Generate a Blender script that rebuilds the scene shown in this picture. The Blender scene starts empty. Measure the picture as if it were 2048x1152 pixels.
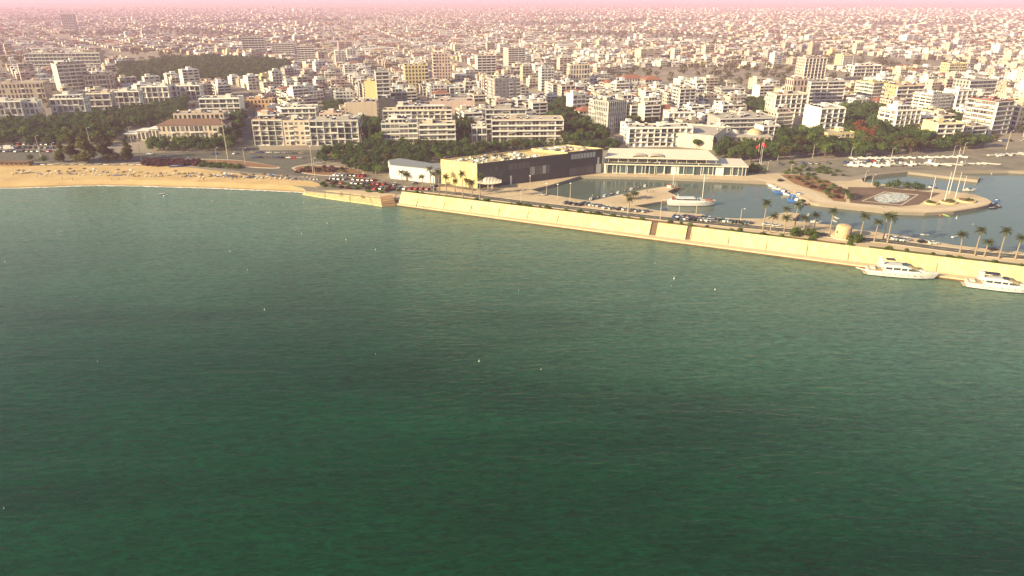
import bpy, math, random
import numpy as np
from mathutils import Vector, Matrix
from mathutils.geometry import tessellate_polygon
S = bpy.context.scene
R = math.radians
# ------------------------------------------------------------ camera, sky, sun, exposure
FPX, PITCH, CAMH = 1380.0, R(22.98), 105.0          # focal length in px of the 2048 px photograph
cam_d = bpy.data.cameras.new('camera'); cam = bpy.data.objects.new('camera', cam_d)
S.collection.objects.link(cam); S.camera = cam
cam_d.sensor_width = 36; cam_d.lens = 36 * FPX / 2048; cam_d.clip_start = 1; cam_d.clip_end = 60000
cam.location = (0, 0, CAMH); cam.rotation_euler = (R(90) - PITCH, 0, 0)
SUN_EL = R(21)
SUN_DIR = Vector((-.90 * math.cos(SUN_EL), -.436 * math.cos(SUN_EL), math.sin(SUN_EL)))   # towards the sun
w = bpy.data.worlds.new('World'); S.world = w; w.use_nodes = True
nt = w.node_tree; bg = nt.nodes['Background']
sky = nt.nodes.new('ShaderNodeTexSky'); sky.sky_type = 'NISHITA'; sky.sun_disc = False
sky.sun_elevation = SUN_EL; sky.sun_rotation = math.atan2(SUN_DIR.x, SUN_DIR.y)
sky.dust_density = 1.3; sky.air_density = 1.0; sky.altitude = 50
tint = nt.nodes.new('ShaderNodeMix'); tint.data_type = 'RGBA'; tint.blend_type = 'MULTIPLY'
tint.inputs[0].default_value = 1; tint.inputs[7].default_value = (1.0, 1.0, .88, 1)
nt.links.new(sky.outputs[0], tint.inputs[6]); nt.links.new(tint.outputs[2], bg.inputs[0])
bg.inputs[1].default_value = .09
sl = bpy.data.lights.new('sun', 'SUN'); sl.energy = 5.0; sl.angle = R(.5); sl.color = (1, .80, .47)
so = bpy.data.objects.new('sun', sl); S.collection.objects.link(so)
so.rotation_euler = SUN_DIR.to_track_quat('Z', 'Y').to_euler(); so.location = (-400, -200, 400)
vs = S.view_settings; vs.view_transform = 'Standard'; vs.look = 'None'; vs.exposure = .95; vs.gamma = 1; vs.use_curve_mapping = False
try:
    S.cycles.volume_bounces = 1; S.cycles.max_bounces = 6; S.cycles.diffuse_bounces = 2; S.cycles.glossy_bounces = 2
    S.cycles.caustics_reflective = False; S.cycles.caustics_refractive = False
except Exception: pass

# ------------------------------------------------------------ helpers
cp, sp_ = math.cos(PITCH), math.sin(PITCH)
GZ = 1.6                                            # level of the land
def at(px, py, z=GZ):
    u = (px - 1024) / FPX; v = (576 - py) / FPX
    dy = cp + v * sp_; dz = -sp_ + v * cp
    t = (z - CAMH) / dz
    return Vector((u * t, dy * t, z))
def pr(x, y, z=GZ):
    z -= CAMH; dep = y * cp - z * sp_; up = y * sp_ + z * cp
    return 1024 + FPX * x / dep, 576 - FPX * up / dep
def height_at(P, pytop):                            # height above P.z that reaches row pytop
    lo, hi = 0, 150
    for _ in range(40):
        m = (lo + hi) / 2
        if pr(P[0], P[1], P[2] + m)[1] > pytop: lo = m
        else: hi = m
    return lo
def inpoly(x, y, poly):
    c = False; j = len(poly) - 1
    for i in range(len(poly)):
        xi, yi = poly[i]; xj, yj = poly[j]
        if (yi > y) != (yj > y) and x < (xj - xi) * (y - yi) / (yj - yi) + xi: c = not c
        j = i
    return c
rnd = random.Random(7)

def mat(name, col, rough=.75, var=.12, scale=.6, spec=.3, metal=0, bump=0, rand=.06, col2=None, streak=False, attr=None):
    m = bpy.data.materials.new(name); m.use_nodes = True; n = m.node_tree.nodes; l = m.node_tree.links
    b = n['Principled BSDF']; b.inputs['Roughness'].default_value = rough
    b.inputs['Specular IOR Level'].default_value = spec; b.inputs['Metallic'].default_value = metal
    tc = n.new('ShaderNodeTexCoord'); mp = n.new('ShaderNodeMapping'); l.new(tc.outputs['Object'], mp.inputs[0])
    if streak: mp.inputs['Scale'].default_value = (1, 1, .18)
    ns = n.new('ShaderNodeTexNoise'); ns.inputs['Scale'].default_value = scale; ns.inputs['Detail'].default_value = 6
    ns.inputs['Roughness'].default_value = .62
    l.new(mp.outputs[0], ns.inputs['Vector'])
    cr = n.new('ShaderNodeValToRGB'); cr.color_ramp.elements[0].position = .3; cr.color_ramp.elements[1].position = .7
    c2 = col2 or tuple(min(1, c * (1 + var)) for c in col); c1 = col if col2 else tuple(c * (1 - var) for c in col)
    cr.color_ramp.elements[0].color = (*c1, 1); cr.color_ramp.elements[1].color = (*c2, 1)
    l.new(ns.outputs[0], cr.inputs[0])
    oi = n.new('ShaderNodeObjectInfo'); mr = n.new('ShaderNodeMapRange')
    mr.inputs[3].default_value = 1 - rand; mr.inputs[4].default_value = 1 + rand
    l.new(oi.outputs['Random'], mr.inputs[0])
    hs = n.new('ShaderNodeHueSaturation'); l.new(cr.outputs[0], hs.inputs['Color']); l.new(mr.outputs[0], hs.inputs['Value'])
    out = hs.outputs[0]
    if attr:
        at_ = n.new('ShaderNodeAttribute'); at_.attribute_name = attr
        mx = n.new('ShaderNodeMix'); mx.data_type = 'RGBA'; mx.blend_type = 'MULTIPLY'; mx.inputs[0].default_value = 1
        l.new(out, mx.inputs[6]); l.new(at_.outputs['Color'], mx.inputs[7]); out = mx.outputs[2]
    l.new(out, b.inputs['Base Color'])
    if 'leaf' in name or 'frond' in name:
        tr = n.new('ShaderNodeBsdfTranslucent'); ms = n.new('ShaderNodeMixShader'); ms.inputs[0].default_value = .42
        l.new(out, tr.inputs[0]); l.new(b.outputs[0], ms.inputs[1]); l.new(tr.outputs[0], ms.inputs[2]); l.new(ms.outputs[0], n['Material Output'].inputs[0])
    if bump:
        bp = n.new('ShaderNodeBump'); bp.inputs['Strength'].default_value = bump; bp.inputs['Distance'].default_value = .1
        n2 = n.new('ShaderNodeTexNoise'); n2.inputs['Scale'].default_value = scale * 6; n2.inputs['Detail'].default_value = 5
        l.new(tc.outputs['Object'], n2.inputs['Vector']); l.new(n2.outputs[0], bp.inputs['Height']); l.new(bp.outputs[0], b.inputs['Normal'])
    return m
M = {}
M['white'] = mat('white_render', (.76, .73, .66), .8, .08, .35, streak=True, rand=.05)
M['cream'] = mat('cream_render', (.66, .57, .44), .8, .12, .35, streak=True)
M['beige'] = mat('beige_render', (.50, .42, .33), .85, .12, .35, streak=True)
M['grey'] = mat('grey_concrete', (.36, .35, .33), .85, .14, .4, streak=True)
M['pink'] = mat('pinkish_render', (.56, .43, .36), .85, .10, .35, streak=True)
M['yellow'] = mat('yellow_render', (.70, .58, .30), .8, .08, .3, streak=True)
M['orange'] = mat('orange_render', (.56, .36, .20), .8, .1, .4, streak=True)
M['red'] = mat('dark_red_cladding', (.22, .07, .05), .6, .12, .5)
M['slate'] = mat('dark_slate_cladding', (.075, .08, .08), .55, .25, .5)
M['slab'] = mat('white_slab_paint', (.76, .74, .69), .7, .08, .5)
M['roof'] = mat('roof_screed', (.42, .37, .31), .9, .2, .25, col2=(.56, .50, .43))
M['tile'] = mat('clay_roof_tiles', (.30, .13, .08), .85, .2, .8)
M['tilebrown'] = mat('brown_roof_tiles', (.19, .12, .085), .85, .2, .8)
M['glass'] = mat('window_glass', (.035, .05, .055), .12, .3, .3, spec=.6, rand=.4)
M['glassblue'] = mat('blue_green_glass', (.05, .085, .09), .12, .3, .2, spec=.7, rand=.3)
M['frame'] = mat('window_frame', (.5, .49, .46), .6, .05)
M['panel'] = mat('solar_panel', (.02, .025, .045), .2, .2, 1, spec=.6)
M['tank'] = mat('tank_white', (.72, .71, .68), .5, .1, 1)
M['metal'] = mat('grey_metal', (.35, .35, .34), .45, .1, 1, metal=.4)
M['darkmetal'] = mat('dark_metal', (.06, .06, .06), .5, .1, 1)
M['wood'] = mat('bark', (.14, .10, .07), .9, .25, 2)
M['palmtrunk'] = mat('palm_trunk_bark', (.30, .24, .17), .9, .25, 3)
M['leaf'] = mat('leaf_green', (.075, .135, .026), .7, .3, .35, spec=.2, rand=.35, col2=(.15, .21, .05))
M['leafdark'] = mat('leaf_dark_green', (.05, .10, .03), .7, .3, .35, spec=.2, rand=.3, col2=(.09, .15, .04))
M['leafolive'] = mat('leaf_olive', (.075, .085, .026), .75, .3, .35, spec=.2, rand=.3, col2=(.15, .15, .05))
M['leafrust'] = mat('leaf_rust', (.20, .08, .025), .75, .3, .35, spec=.2, rand=.2, col2=(.30, .13, .05))
M['frond'] = mat('palm_frond_green', (.05, .085, .02), .6, .3, 1, spec=.3, rand=.2, col2=(.11, .13, .04))
M['bougain'] = mat('purple_shrub_leaf', (.10, .05, .05), .8, .3, .5, rand=.3, col2=(.17, .08, .07))
M['sand'] = mat('beach_sand', (.55, .385, .18), .95, .1, .08, spec=.1, bump=.25, col2=(.70, .51, .26))
M['seawall'] = mat('pale_cast_concrete', (.56, .42, .20), .85, .1, .5, spec=.2, streak=True, rand=.06, col2=(.86, .71, .36), bump=.3)
M['walk'] = mat('walkway_concrete', (.60, .48, .31), .9, .15, .3, col2=(.74, .60, .40))
M['patch'] = mat('worn_bare_concrete', (.30, .19, .10), .9, .2, .6)
M['rust'] = mat('rusty_waterline_steel', (.10, .055, .03), .9, .4, .8, col2=(.24, .12, .05))
M['asphalt'] = mat('asphalt', (.10, .105, .085), .9, .2, .12, spec=.2, col2=(.16, .155, .125))
M['lot'] = mat('worn_car_park_asphalt', (.14, .135, .11), .9, .2, .08, col2=(.28, .245, .18))
M['paving'] = mat('tan_paving', (.50, .385, .25), .9, .15, .07, col2=(.68, .54, .36), bump=.2)
M['pavepink'] = mat('pale_promenade_paving', (.56, .45, .31), .9, .12, .1, col2=(.68, .56, .40))
M['kerb'] = mat('kerb_stone', (.58, .50, .40), .85, .1, .5)
M['line'] = mat('road_paint', (.75, .73, .68), .8, .15, 1)
M['grass'] = mat('dry_grass', (.05, .09, .02), .95, .3, .15, col2=(.13, .14, .04), bump=.4)
M['soil'] = mat('reddish_soil', (.22, .12, .06), .95, .25, .15, col2=(.32, .18, .09), bump=.4)
M['deck'] = mat('dark_brown_paving', (.13, .085, .06), .9, .2, .1, col2=(.19, .13, .09))
M['boatwhite'] = mat('boat_gelcoat', (.72, .70, .66), .25, .04, .5, spec=.5)
M['boatblue'] = mat('boat_blue_paint', (.03, .13, .42), .4, .1, .8)
M['boatnavy'] = mat('antifouling_navy', (.02, .03, .06), .5, .1, .8)
M['teak'] = mat('teak_deck', (.45, .36, .26), .7, .15, 2)
M['awning'] = mat('pale_awning', (.72, .64, .52), .8, .06, .5)
M['stone'] = mat('old_tower_stone', (.46, .33, .19), .9, .2, 1.2, bump=.6, col2=(.60, .46, .28))
M['skin'] = mat('skin', (.45, .28, .2), .6, .05); M['clothdark'] = mat('dark_cloth', (.04, .04, .06), .9, .1)
M['clothpink'] = mat('pink_cloth', (.65, .16, .22), .9, .1); M['clothwhite'] = mat('white_cloth', (.7, .7, .68), .9, .1)
M['hair'] = mat('dark_hair', (.02, .015, .01), .7, .1)
M['redflag'] = mat('red_flag_cloth', (.65, .03, .02), .8, .05)
M['tyre'] = mat('tyre_rubber', (.02, .02, .02), .9, .05)
M['foam'] = mat('surf_foam', (.80, .76, .68), .9, .05, 2)
CARCOL = {'white': (.75, .75, .73), 'silver': (.42, .42, .42), 'black': (.02, .02, .022), 'grey': (.13, .135, .14),
          'red': (.48, .03, .02), 'blue': (.03, .08, .25), 'beige': (.45, .38, .28), 'green': (.03, .12, .06)}
for k, c in CARCOL.items(): M['car_' + k] = mat('car_paint_' + k, c, .28, .03, 1, spec=.6, rand=.08)

class MB:
    def __init__(s): s.v = []; s.f = []; s.mi = []; s.m = 0; s.c = []; s.col = None
    def add(s, vs_, fs):
        b = len(s.v); s.v += [tuple(q) for q in vs_]
        for f in fs:
            s.f.append(tuple(b + i for i in f)); s.mi.append(s.m)
            if s.col: s.c.append(s.col)
        return s
    def box(s, x0, x1, y0, y1, z0, z1):
        return s.add([(x0, y0, z0), (x1, y0, z0), (x1, y1, z0), (x0, y1, z0), (x0, y0, z1), (x1, y0, z1), (x1, y1, z1), (x0, y1, z1)],
                     [(0, 3, 2, 1), (4, 5, 6, 7), (0, 1, 5, 4), (1, 2, 6, 5), (2, 3, 7, 6), (3, 0, 4, 7)])
    def prism(s, poly, z0, z1, cap=True):
        n = len(poly); a = sum(poly[i][0] * poly[(i + 1) % n][1] - poly[(i + 1) % n][0] * poly[i][1] for i in range(n))
        if a < 0: poly = poly[::-1]
        vs_ = [(q[0], q[1], z0) for q in poly] + [(q[0], q[1], z1) for q in poly]
        fs = [(i, (i + 1) % n, n + (i + 1) % n, n + i) for i in range(n)]
        if cap:
            for t in tessellate_polygon([[Vector((q[0], q[1], 0)) for q in poly]]):
                a_, b_, c_ = [Vector((*poly[k][:2], 0)) for k in t]
                if (b_ - a_).cross(c_ - a_).z < 0: t = t[::-1]
                fs.append(tuple(n + k for k in t)); fs.append(tuple(t[::-1]))
        return s.add(vs_, fs)
    def tube(s, p0, p1, r0, r1=None, n=6):
        r1 = r0 if r1 is None else r1; p0, p1 = Vector(p0), Vector(p1); d = (p1 - p0).normalized()
        a = d.orthogonal().normalized(); b = d.cross(a); vs_ = []
        for p_, r_ in ((p0, r0), (p1, r1)):
            for k in range(n):
                t = 2 * math.pi * k / n; vs_.append(p_ + a * r_ * math.cos(t) + b * r_ * math.sin(t))
        return s.add(vs_, [(k, (k + 1) % n, n + (k + 1) % n, n + k) for k in range(n)] + [tuple(range(n))[::-1], tuple(range(n, 2 * n))])
    def loft(s, secs, close=True, caps=True):
        n = len(secs[0]); vs_ = [q for sc in secs for q in sc]; fs = []
        for i in range(len(secs) - 1):
            for k in range(n if close else n - 1):
                k2 = (k + 1) % n; fs.append((i * n + k, i * n + k2, (i + 1) * n + k2, (i + 1) * n + k))
        if caps: fs += [tuple(range(n))[::-1], tuple((len(secs) - 1) * n + k for k in range(n))]
        return s.add(vs_, fs)
    def mesh(s, name, mats):
        me = bpy.data.meshes.new(name); me.from_pydata(s.v, [], s.f)
        for m in (mats if isinstance(mats, (list, tuple)) else [mats]): me.materials.append(m)
        if max(s.mi, default=0): me.polygons.foreach_set('material_index', s.mi)
        if s.c:
            ca = me.attributes.new('paint', 'FLOAT_COLOR', 'FACE'); ca.data.foreach_set('color', np.array(s.c, dtype=np.float32).ravel())
        me.update(); return me
    def build(s, name, mats, parent=None, **k):
        return link(name, s.mesh(name, mats), parent, **k)
def link(name, me, parent=None, loc=(0, 0, 0), rz=0, scale=None, kind=None):
    o = bpy.data.objects.new(name, me); S.collection.objects.link(o); o.location = loc
    if rz: o.rotation_euler = (0, 0, rz)
    if scale: o.scale = scale
    if parent: o.parent = parent
    if kind: o['kind'] = kind
    return o
def thing(name, label, cat, loc=(0, 0, 0), rz=0, group=None, me=None):
    o = link(name, me, None, loc, rz)
    tag(o, label, cat, group); return o
def tag(o, label, cat, group=None):
    o['label'] = label; o['category'] = cat
    if group: o['group'] = group
    return o
REG = {}
def numbered(o, base, loc):                         # labels that repeat get their place in the row at the end
    REG.setdefault(base, []).append((pr(loc[0], loc[1], loc[2])[0], o))
ORD = ['', 'first', 'second', 'third', 'fourth', 'fifth', 'sixth', 'seventh', 'eighth', 'ninth', 'tenth', 'eleventh', 'twelfth']
def ordn(i): return ORD[i] if i < 13 else '%d%s' % (i, 'th' if 10 < i % 100 < 14 else {1: 'st', 2: 'nd', 3: 'rd'}.get(i % 10, 'th'))
def finish_labels():
    for base, lst in REG.items():
        lst.sort(key=lambda t: t[0]); n = len(lst)
        for i, (_, o) in enumerate(lst):
            if n == 1: o['label'] = base
            elif i == 0: o['label'] = base + ', leftmost'
            elif i == n - 1: o['label'] = base + ', rightmost'
            else: o['label'] = base + ', ' + ordn(i + 1) + ' from left'
def copytree(o, loc, rz=0, sc=None):
    r = o.copy(); S.collection.objects.link(r); r.location = loc; r.rotation_euler = (0, 0, rz)
    if sc: r.scale = (sc, sc, sc) if not isinstance(sc, tuple) else sc
    for ch in o.children:
        c = ch.copy(); S.collection.objects.link(c); c.parent = r
        for g in ch.children:
            d = g.copy(); S.collection.objects.link(d); d.parent = c
    return r
def drop(o):
    for c in list(o.children): drop(c)
    bpy.data.objects.remove(o)
ZC = [GZ]
def sheet(name, poly, m, z=None, world=False):      # thin ground sheet, each 4 mm above the one before
    if z is None: ZC[0] += .004; z = ZC[0]
    pts = [Vector((q[0], q[1], z)) if world else at(q[0], q[1], z) for q in poly]
    fl = [Vector((q.x, q.y, 0)) for q in pts]; fs = []
    for t in tessellate_polygon([fl]):
        a, b, c = [fl[k] for k in t]
        fs.append(tuple(t) if (b - a).cross(c - a).z > 0 else tuple(t[::-1]))
    mb = MB(); mb.add(pts, fs); return mb.build(name, m, kind='structure')
def strip(name, line, width, m, z=None):            # ribbon along world points
    if z is None: ZC[0] += .004; z = ZC[0]
    P = [Vector((q[0], q[1])) for q in line]; L_, R_ = [], []
    for i, p_ in enumerate(P):
        d = (P[min(i + 1, len(P) - 1)] - P[max(i - 1, 0)]).normalized(); n_ = Vector((-d.y, d.x)) * width / 2
        L_.append((*(p_ + n_), z)); R_.append((*(p_ - n_), z))
    mb = MB(); k = len(P)
    mb.add(R_ + L_, [(i, i + 1, k + i + 1, k + i) for i in range(k - 1)])
    return mb.build(name, m, kind='structure')
def smooth(px, n=4):                                # resample a pixel polyline with Catmull-Rom
    out = []
    for i in range(len(px) - 1):
        p0 = px[max(i - 1, 0)]; p1 = px[i]; p2 = px[i + 1]; p3 = px[min(i + 2, len(px) - 1)]
        for k in range(n):
            t = k / n
            out.append(tuple(.5 * ((2 * p1[j]) + (p2[j] - p0[j]) * t + (2 * p0[j] - 5 * p1[j] + 4 * p2[j] - p3[j]) * t * t + (3 * p1[j] - p0[j] - 3 * p2[j] + p3[j]) * t ** 3) for j in (0, 1)))
    return out + [px[-1]]

# ------------------------------------------------------------ water
def water_mat(name, deep, shallow, amp, harbour=False):
    m = bpy.data.materials.new(name); m.use_nodes = True; n = m.node_tree.nodes; l = m.node_tree.links
    b = n['Principled BSDF']; b.inputs['IOR'].default_value = 1.33; b.inputs['Specular IOR Level'].default_value = .30; b.inputs['Roughness'].default_value = .08 if not harbour else .05
    g = n.new('ShaderNodeNewGeometry')
    def noise(scale, rot, sc, det=3, dist=0, rg=.5):
        mp = n.new('ShaderNodeMapping'); mp.inputs['Rotation'].default_value = (0, 0, R(rot)); mp.inputs['Scale'].default_value = sc
        l.new(g.outputs['Position'], mp.inputs[0]); t = n.new('ShaderNodeTexNoise'); t.inputs['Scale'].default_value = scale
        t.inputs['Detail'].default_value = det; t.inputs['Distortion'].default_value = dist; t.inputs['Roughness'].default_value = rg
        l.new(mp.outputs[0], t.inputs['Vector']); return t.outputs[0]
    def math_(op, a, b_=None, c=None):
        q = n.new('ShaderNodeMath'); q.operation = op
        for i, v_ in enumerate((a, b_, c)):
            if v_ is None: continue
            if isinstance(v_, (int, float)): q.inputs[i].default_value = v_
            else: l.new(v_, q.inputs[i])
        return q.outputs[0]
    # colour: deep green, weed patches with light and dark gust bands painted in, paler shallows towards the beach
    patch = noise(.018, -14, (.35, 1, 1), 5, .6, .6)
    cr = n.new('ShaderNodeValToRGB'); e = cr.color_ramp.elements
    e[0].position = .36; e[0].color = (*[c * .72 for c in deep], 1); e[1].position = .66; e[1].color = (*[c * 1.3 for c in deep], 1)
    l.new(patch, cr.inputs[0])
    sx = n.new('ShaderNodeSeparateXYZ'); l.new(g.outputs['Position'], sx.inputs[0])
    # distance offshore: beach lies near Y=350 on the left, the wall runs Y = 305 - .39 X
    dd = math_('ADD', sx.outputs[1], math_('MULTIPLY', math_('MAXIMUM', sx.outputs[0], -60), .39))
    mr = n.new('ShaderNodeMapRange'); l.new(math_('ADD', dd, math_('MULTIPLY', patch, 60)), mr.inputs[0])
    mr.inputs[1].default_value = 165; mr.inputs[2].default_value = 400; mr.interpolation_type = 'SMOOTHSTEP'  # besides shallows, this gradient paints in the brighter reflection towards shore
    mx = n.new('ShaderNodeMix'); mx.data_type = 'RGBA'; l.new(mr.outputs[0], mx.inputs[0])
    l.new(cr.outputs[0], mx.inputs[6]); mx.inputs[7].default_value = (*shallow, 1)
    ripple_shade = n.new('ShaderNodeMapRange'); l.new(noise(.8, -10, (.34, 1, 1), 5, .9, .72), ripple_shade.inputs[0]); ripple_shade.inputs[1].default_value = .35; ripple_shade.inputs[2].default_value = .68
    ripple_shade.inputs[3].default_value = .62 if not harbour else .95; ripple_shade.inputs[4].default_value = 1.5 if not harbour else 1.05  # light and dark of the ripples painted into the water colour
    hv = n.new('ShaderNodeHueSaturation'); l.new(mx.outputs[2], hv.inputs['Color']); l.new(ripple_shade.outputs[0], hv.inputs['Value']); l.new(hv.outputs[0], b.inputs['Base Color'])
    # waves: swell, chop and ripples
    gust = noise(.03, 12, (.3, 1, 1), 3, .3)
    h = math_('MULTIPLY', noise(.085, -16, (.28, 1, 1), 3, .5), .5 * amp)
    h = math_('ADD', h, math_('MULTIPLY', noise(.50, -10, (.36, 1, 1), 4, .8, .65), .24 * amp))
    h = math_('ADD', h, math_('MULTIPLY', math_('MULTIPLY', noise(1.3, 4, (.45, 1, 1), 3, .9, .6), math_('ADD', gust, .25)), .12 * amp))
    bp = n.new('ShaderNodeBump'); bp.inputs['Strength'].default_value = 1; bp.inputs['Distance'].default_value = 1
    l.new(h, bp.inputs['Height']); l.new(bp.outputs[0], b.inputs['Normal'])
    return m
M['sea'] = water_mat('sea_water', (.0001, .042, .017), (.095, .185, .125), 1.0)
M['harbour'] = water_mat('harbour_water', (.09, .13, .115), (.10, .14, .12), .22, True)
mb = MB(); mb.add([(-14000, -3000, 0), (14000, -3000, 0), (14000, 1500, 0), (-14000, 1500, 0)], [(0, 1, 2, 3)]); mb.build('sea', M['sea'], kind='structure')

# ------------------------------------------------------------ coast and land
WB0 = at(790, 405, 1.0); WB1 = at(2048, 566, 1.0); WD = (WB1 - WB0).normalized(); WN = Vector((-WD.y, WD.x, 0))   # sea wall base line
WLEN = (WB1 - WB0).length; WH, WSET = 5.3, 3.9
BEACH = [(-400, 366), (0, 362), (200, 358), (350, 360), (470, 363), (560, 367), (606, 376)]
SOUTH = [(1062, 379), (1094, 388.5), (1154, 398), (1182, 402), (1232, 391), (1290, 379), (1328, 373), (1350, 376), (1335, 383), (1358, 393), (1335, 401),
         (1268, 411.5), (1285, 414.6), (1310, 420), (1350, 424), (1404, 428), (1421, 434.6), (1480, 437), (1525, 437), (1546, 430), (1572, 424), (1600, 427), (1583, 441),
         (1664, 450), (1708, 458.5), (1804, 471), (1882, 485), (1908, 490), (1980, 498), (2048, 504)]
NORTH = [(1062, 379), (1100, 370), (1160, 352), (1296, 354), (1450, 360), (1533, 364), (1560, 375), (1583, 386), (1612, 397), (1622, 404), (1637, 407), (1692, 413), (1783, 423), (1850, 425.5),
         (1908, 422.5), (1955, 415), (1975, 410), (1984, 404), (1976, 398), (1950, 389), (1887, 380), (1854, 374), (1783, 370), (1727, 363.6), (1723, 357), (1740, 351), (1816, 343.5),
         (1840, 346), (1956, 360), (1962, 354), (1870, 343), (2018, 341.5), (2048, 343), (2500, 350)]
def W2(q, z=GZ): v_ = at(q[0], q[1], z); return (v_.x, v_.y)
wallback = [WB0 + WD * t + WN * 2.2 for t in (-1, 60, 120, 180, 240, 300, 360, 420)]
coast = [(-14000, at(-400, 366).y)] + [W2(q) for q in BEACH] + [W2(q) for q in [(612, 382), (700, 390), (772, 398)]] + [(v_.x, v_.y) for v_ in wallback]
coast += [(v_.x, v_.y) for v_ in [WB0 + WD * 430 + WN * 8, WB0 + WD * 425 + WN * 30]] + [W2(q) for q in SOUTH[::-1]] + [W2(q) for q in NORTH[1:]]
coast += [(14000, at(2500, 350).y), (14000, 15000), (-14000, 15000)]
M['land'] = mat('city_ground', (.22, .20, .165), .95, .2, .012, spec=.1, col2=(.40, .34, .26), rand=0)
mb = MB(); mb.prism(coast, -3, GZ); mb.build('ground', M['land'], kind='structure')
hb = [(WB0 + WD * 2 + WN * 6)[:2]]
harbour_poly = [W2(q, 0) for q in [(1040, 386), (1160, 360), (1530, 372), (1990, 330), (2400, 330), (2600, 560), (1500, 452), (1180, 410)]]
# calm water: a sheet just above the sea that runs on underneath the quays
mb = MB(); hp = [W2(q, 0) for q in [(1050, 382), (1130, 356), (1500, 350), (1840, 335), (2500, 340)]] + [tuple((WB0 + WD * 420 + WN * 26)[:2]), tuple((WB0 + WD * 300 + WN * 12)[:2]), tuple((WB0 + WD * 60 + WN * 12)[:2])]
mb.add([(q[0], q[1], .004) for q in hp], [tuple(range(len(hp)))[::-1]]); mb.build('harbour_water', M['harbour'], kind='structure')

# beach
wl = smooth([(-400, 380), (0, 376), (200, 371), (350, 374), (470, 378), (600, 384), (640, 387)], 6)
rows = []
for dy, z in ((4, -.5), (0, .05), (-5, .7), (-12, 1.61), (-19, 1.64)):
    rows.append([at(q[0], q[1] + dy, z) for q in wl])
inl = smooth([(-400, 331), (0, 331), (200, 331), (350, 333), (470, 346), (600, 358), (640, 368)], 6)
rows.append([at(q[0], q[1], 1.66) for q in inl])
mb = MB(); k = len(wl)
mb.add([q for r_ in rows for q in r_], [(j * k + i, j * k + i + 1, (j + 1) * k + i + 1, (j + 1) * k + i) for j in range(len(rows) - 1) for i in range(k - 1)])
bo = mb.build('beach_sand', M['sand'], kind='structure')
mb = MB(); rr = random.Random(2); fw = []
for i, q in enumerate(smooth(wl, 5)):
    a = at(q[0], q[1] + .5 + rr.uniform(-.3, .3), .055); wdt = rr.uniform(.15, 1.0); fw.append((a, wdt))
mb.add([(a.x, a.y - wd_, .03) for a, wd_ in fw] + [(a.x, a.y + wd_ * .8, .13) for a, wd_ in fw], [(i, i + 1, len(fw) + i + 1, len(fw) + i) for i in range(len(fw) - 1)])
tag(mb.build('surf_foam', M['foam'], kind='stuff'), 'thin broken line of white foam where the sea meets the beach', 'foam')

# paving, roads
inner = [tuple((lambda v_: pr(v_.x, v_.y, GZ))(WB0 + WD * t + WN * 3.2)) for t in (400, 264, 200, 130, 60, 4)]
sheet('promenade', [(772, 396), (800, 372), (883, 367), (955, 377.5), (1204, 344), (1492, 352), (1533, 345), (1600, 350), (1650, 362), (1700, 362), (1723, 357.4), (1727, 364), (1783, 370.4), (1854, 374.4), (1887, 380.4)] +
      [(q[0] - (.6 if q[0] > 1000 else 0), q[1]) for q in NORTH[19:9:-1]] + [(1583, 386), (1560, 375), (1533, 364), (1450, 360), (1296, 354), (1160, 352), (1100, 370)] + SOUTH + [pr(*at(2300, 540)[:2])] + inner, M['paving'])
C_road = smooth([(-260, 322), (0, 322), (180, 318), (320, 312), (440, 316), (540, 318), (600, 321), (660, 330), (740, 338)], 5)
sheet('coast_road', [(-260, 326), (150, 323), (320, 322), (400, 332), (500, 345), (600, 352), (660, 352), (600, 338), (600, 330), (640, 322), (760, 312), (1010, 306), (1010, 301), (640, 300), (440, 301), (300, 306), (150, 304), (-260, 300)], M['asphalt'])
sheet('side_street', [(456, 302), (520, 302), (505, 262), (512, 216), (494, 214), (474, 262)], M['asphalt'])
sheet('car_park_pavement', [(-120, 300), (150, 303), (200, 292), (120, 280), (-120, 276)], M['lot'])
sheet('beach_car_park_pavement', [(612, 362), (640, 350), (700, 346), (790, 352), (960, 374), (950, 382), (880, 372), (830, 384), (770, 393), (700, 380), (640, 377)], M['lot'])
sheet('marina_road', [(1494, 351), (1506, 334), (1560, 321), (1640, 322), (1700, 317), (1960, 299), (2048, 296), (2500, 292), (2500, 334), (2040, 340), (1816, 340), (1730, 348), (1700, 354), (1640, 345), (1560, 345)], M['lot'])
islands = [[(402, 318), (480, 321), (557, 334), (540, 337), (450, 331), (400, 326)], [(583, 336), (612, 330), (700, 336), (730, 346), (700, 352), (640, 351), (600, 345)],
           [(640, 312), (720, 309), (760, 306), (760, 301.5), (660, 302)]]
for i, isl in enumerate(islands):
    pts = [W2(q) for q in smooth(isl + [isl[0]], 4)[:-1]]
    mb = MB(); mb.prism(pts, GZ, GZ + .14); mb.m = 1
    cx = sum(q[0] for q in pts) / len(pts); cy = sum(q[1] for q in pts) / len(pts)
    mb.prism([(cx + (q[0] - cx) * .93, cy + (q[1] - cy) * .86) for q in pts], GZ + .1, GZ + .19)
    mb.build('traffic_island', [M['kerb'], M['soil']], kind='structure')
road_line = smooth([(800, 375), (850, 381), (920, 388), (1000, 399), (1150, 417), (1290, 433), (1450, 449), (1575, 461), (1680, 473), (1785, 484), (1882, 497), (1980, 509), (2048, 515), (2250, 542)], 4)
rw = [at(*q) for q in road_line]
strip('breakwater_road', rw, 6.2, M['asphalt'])
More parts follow.
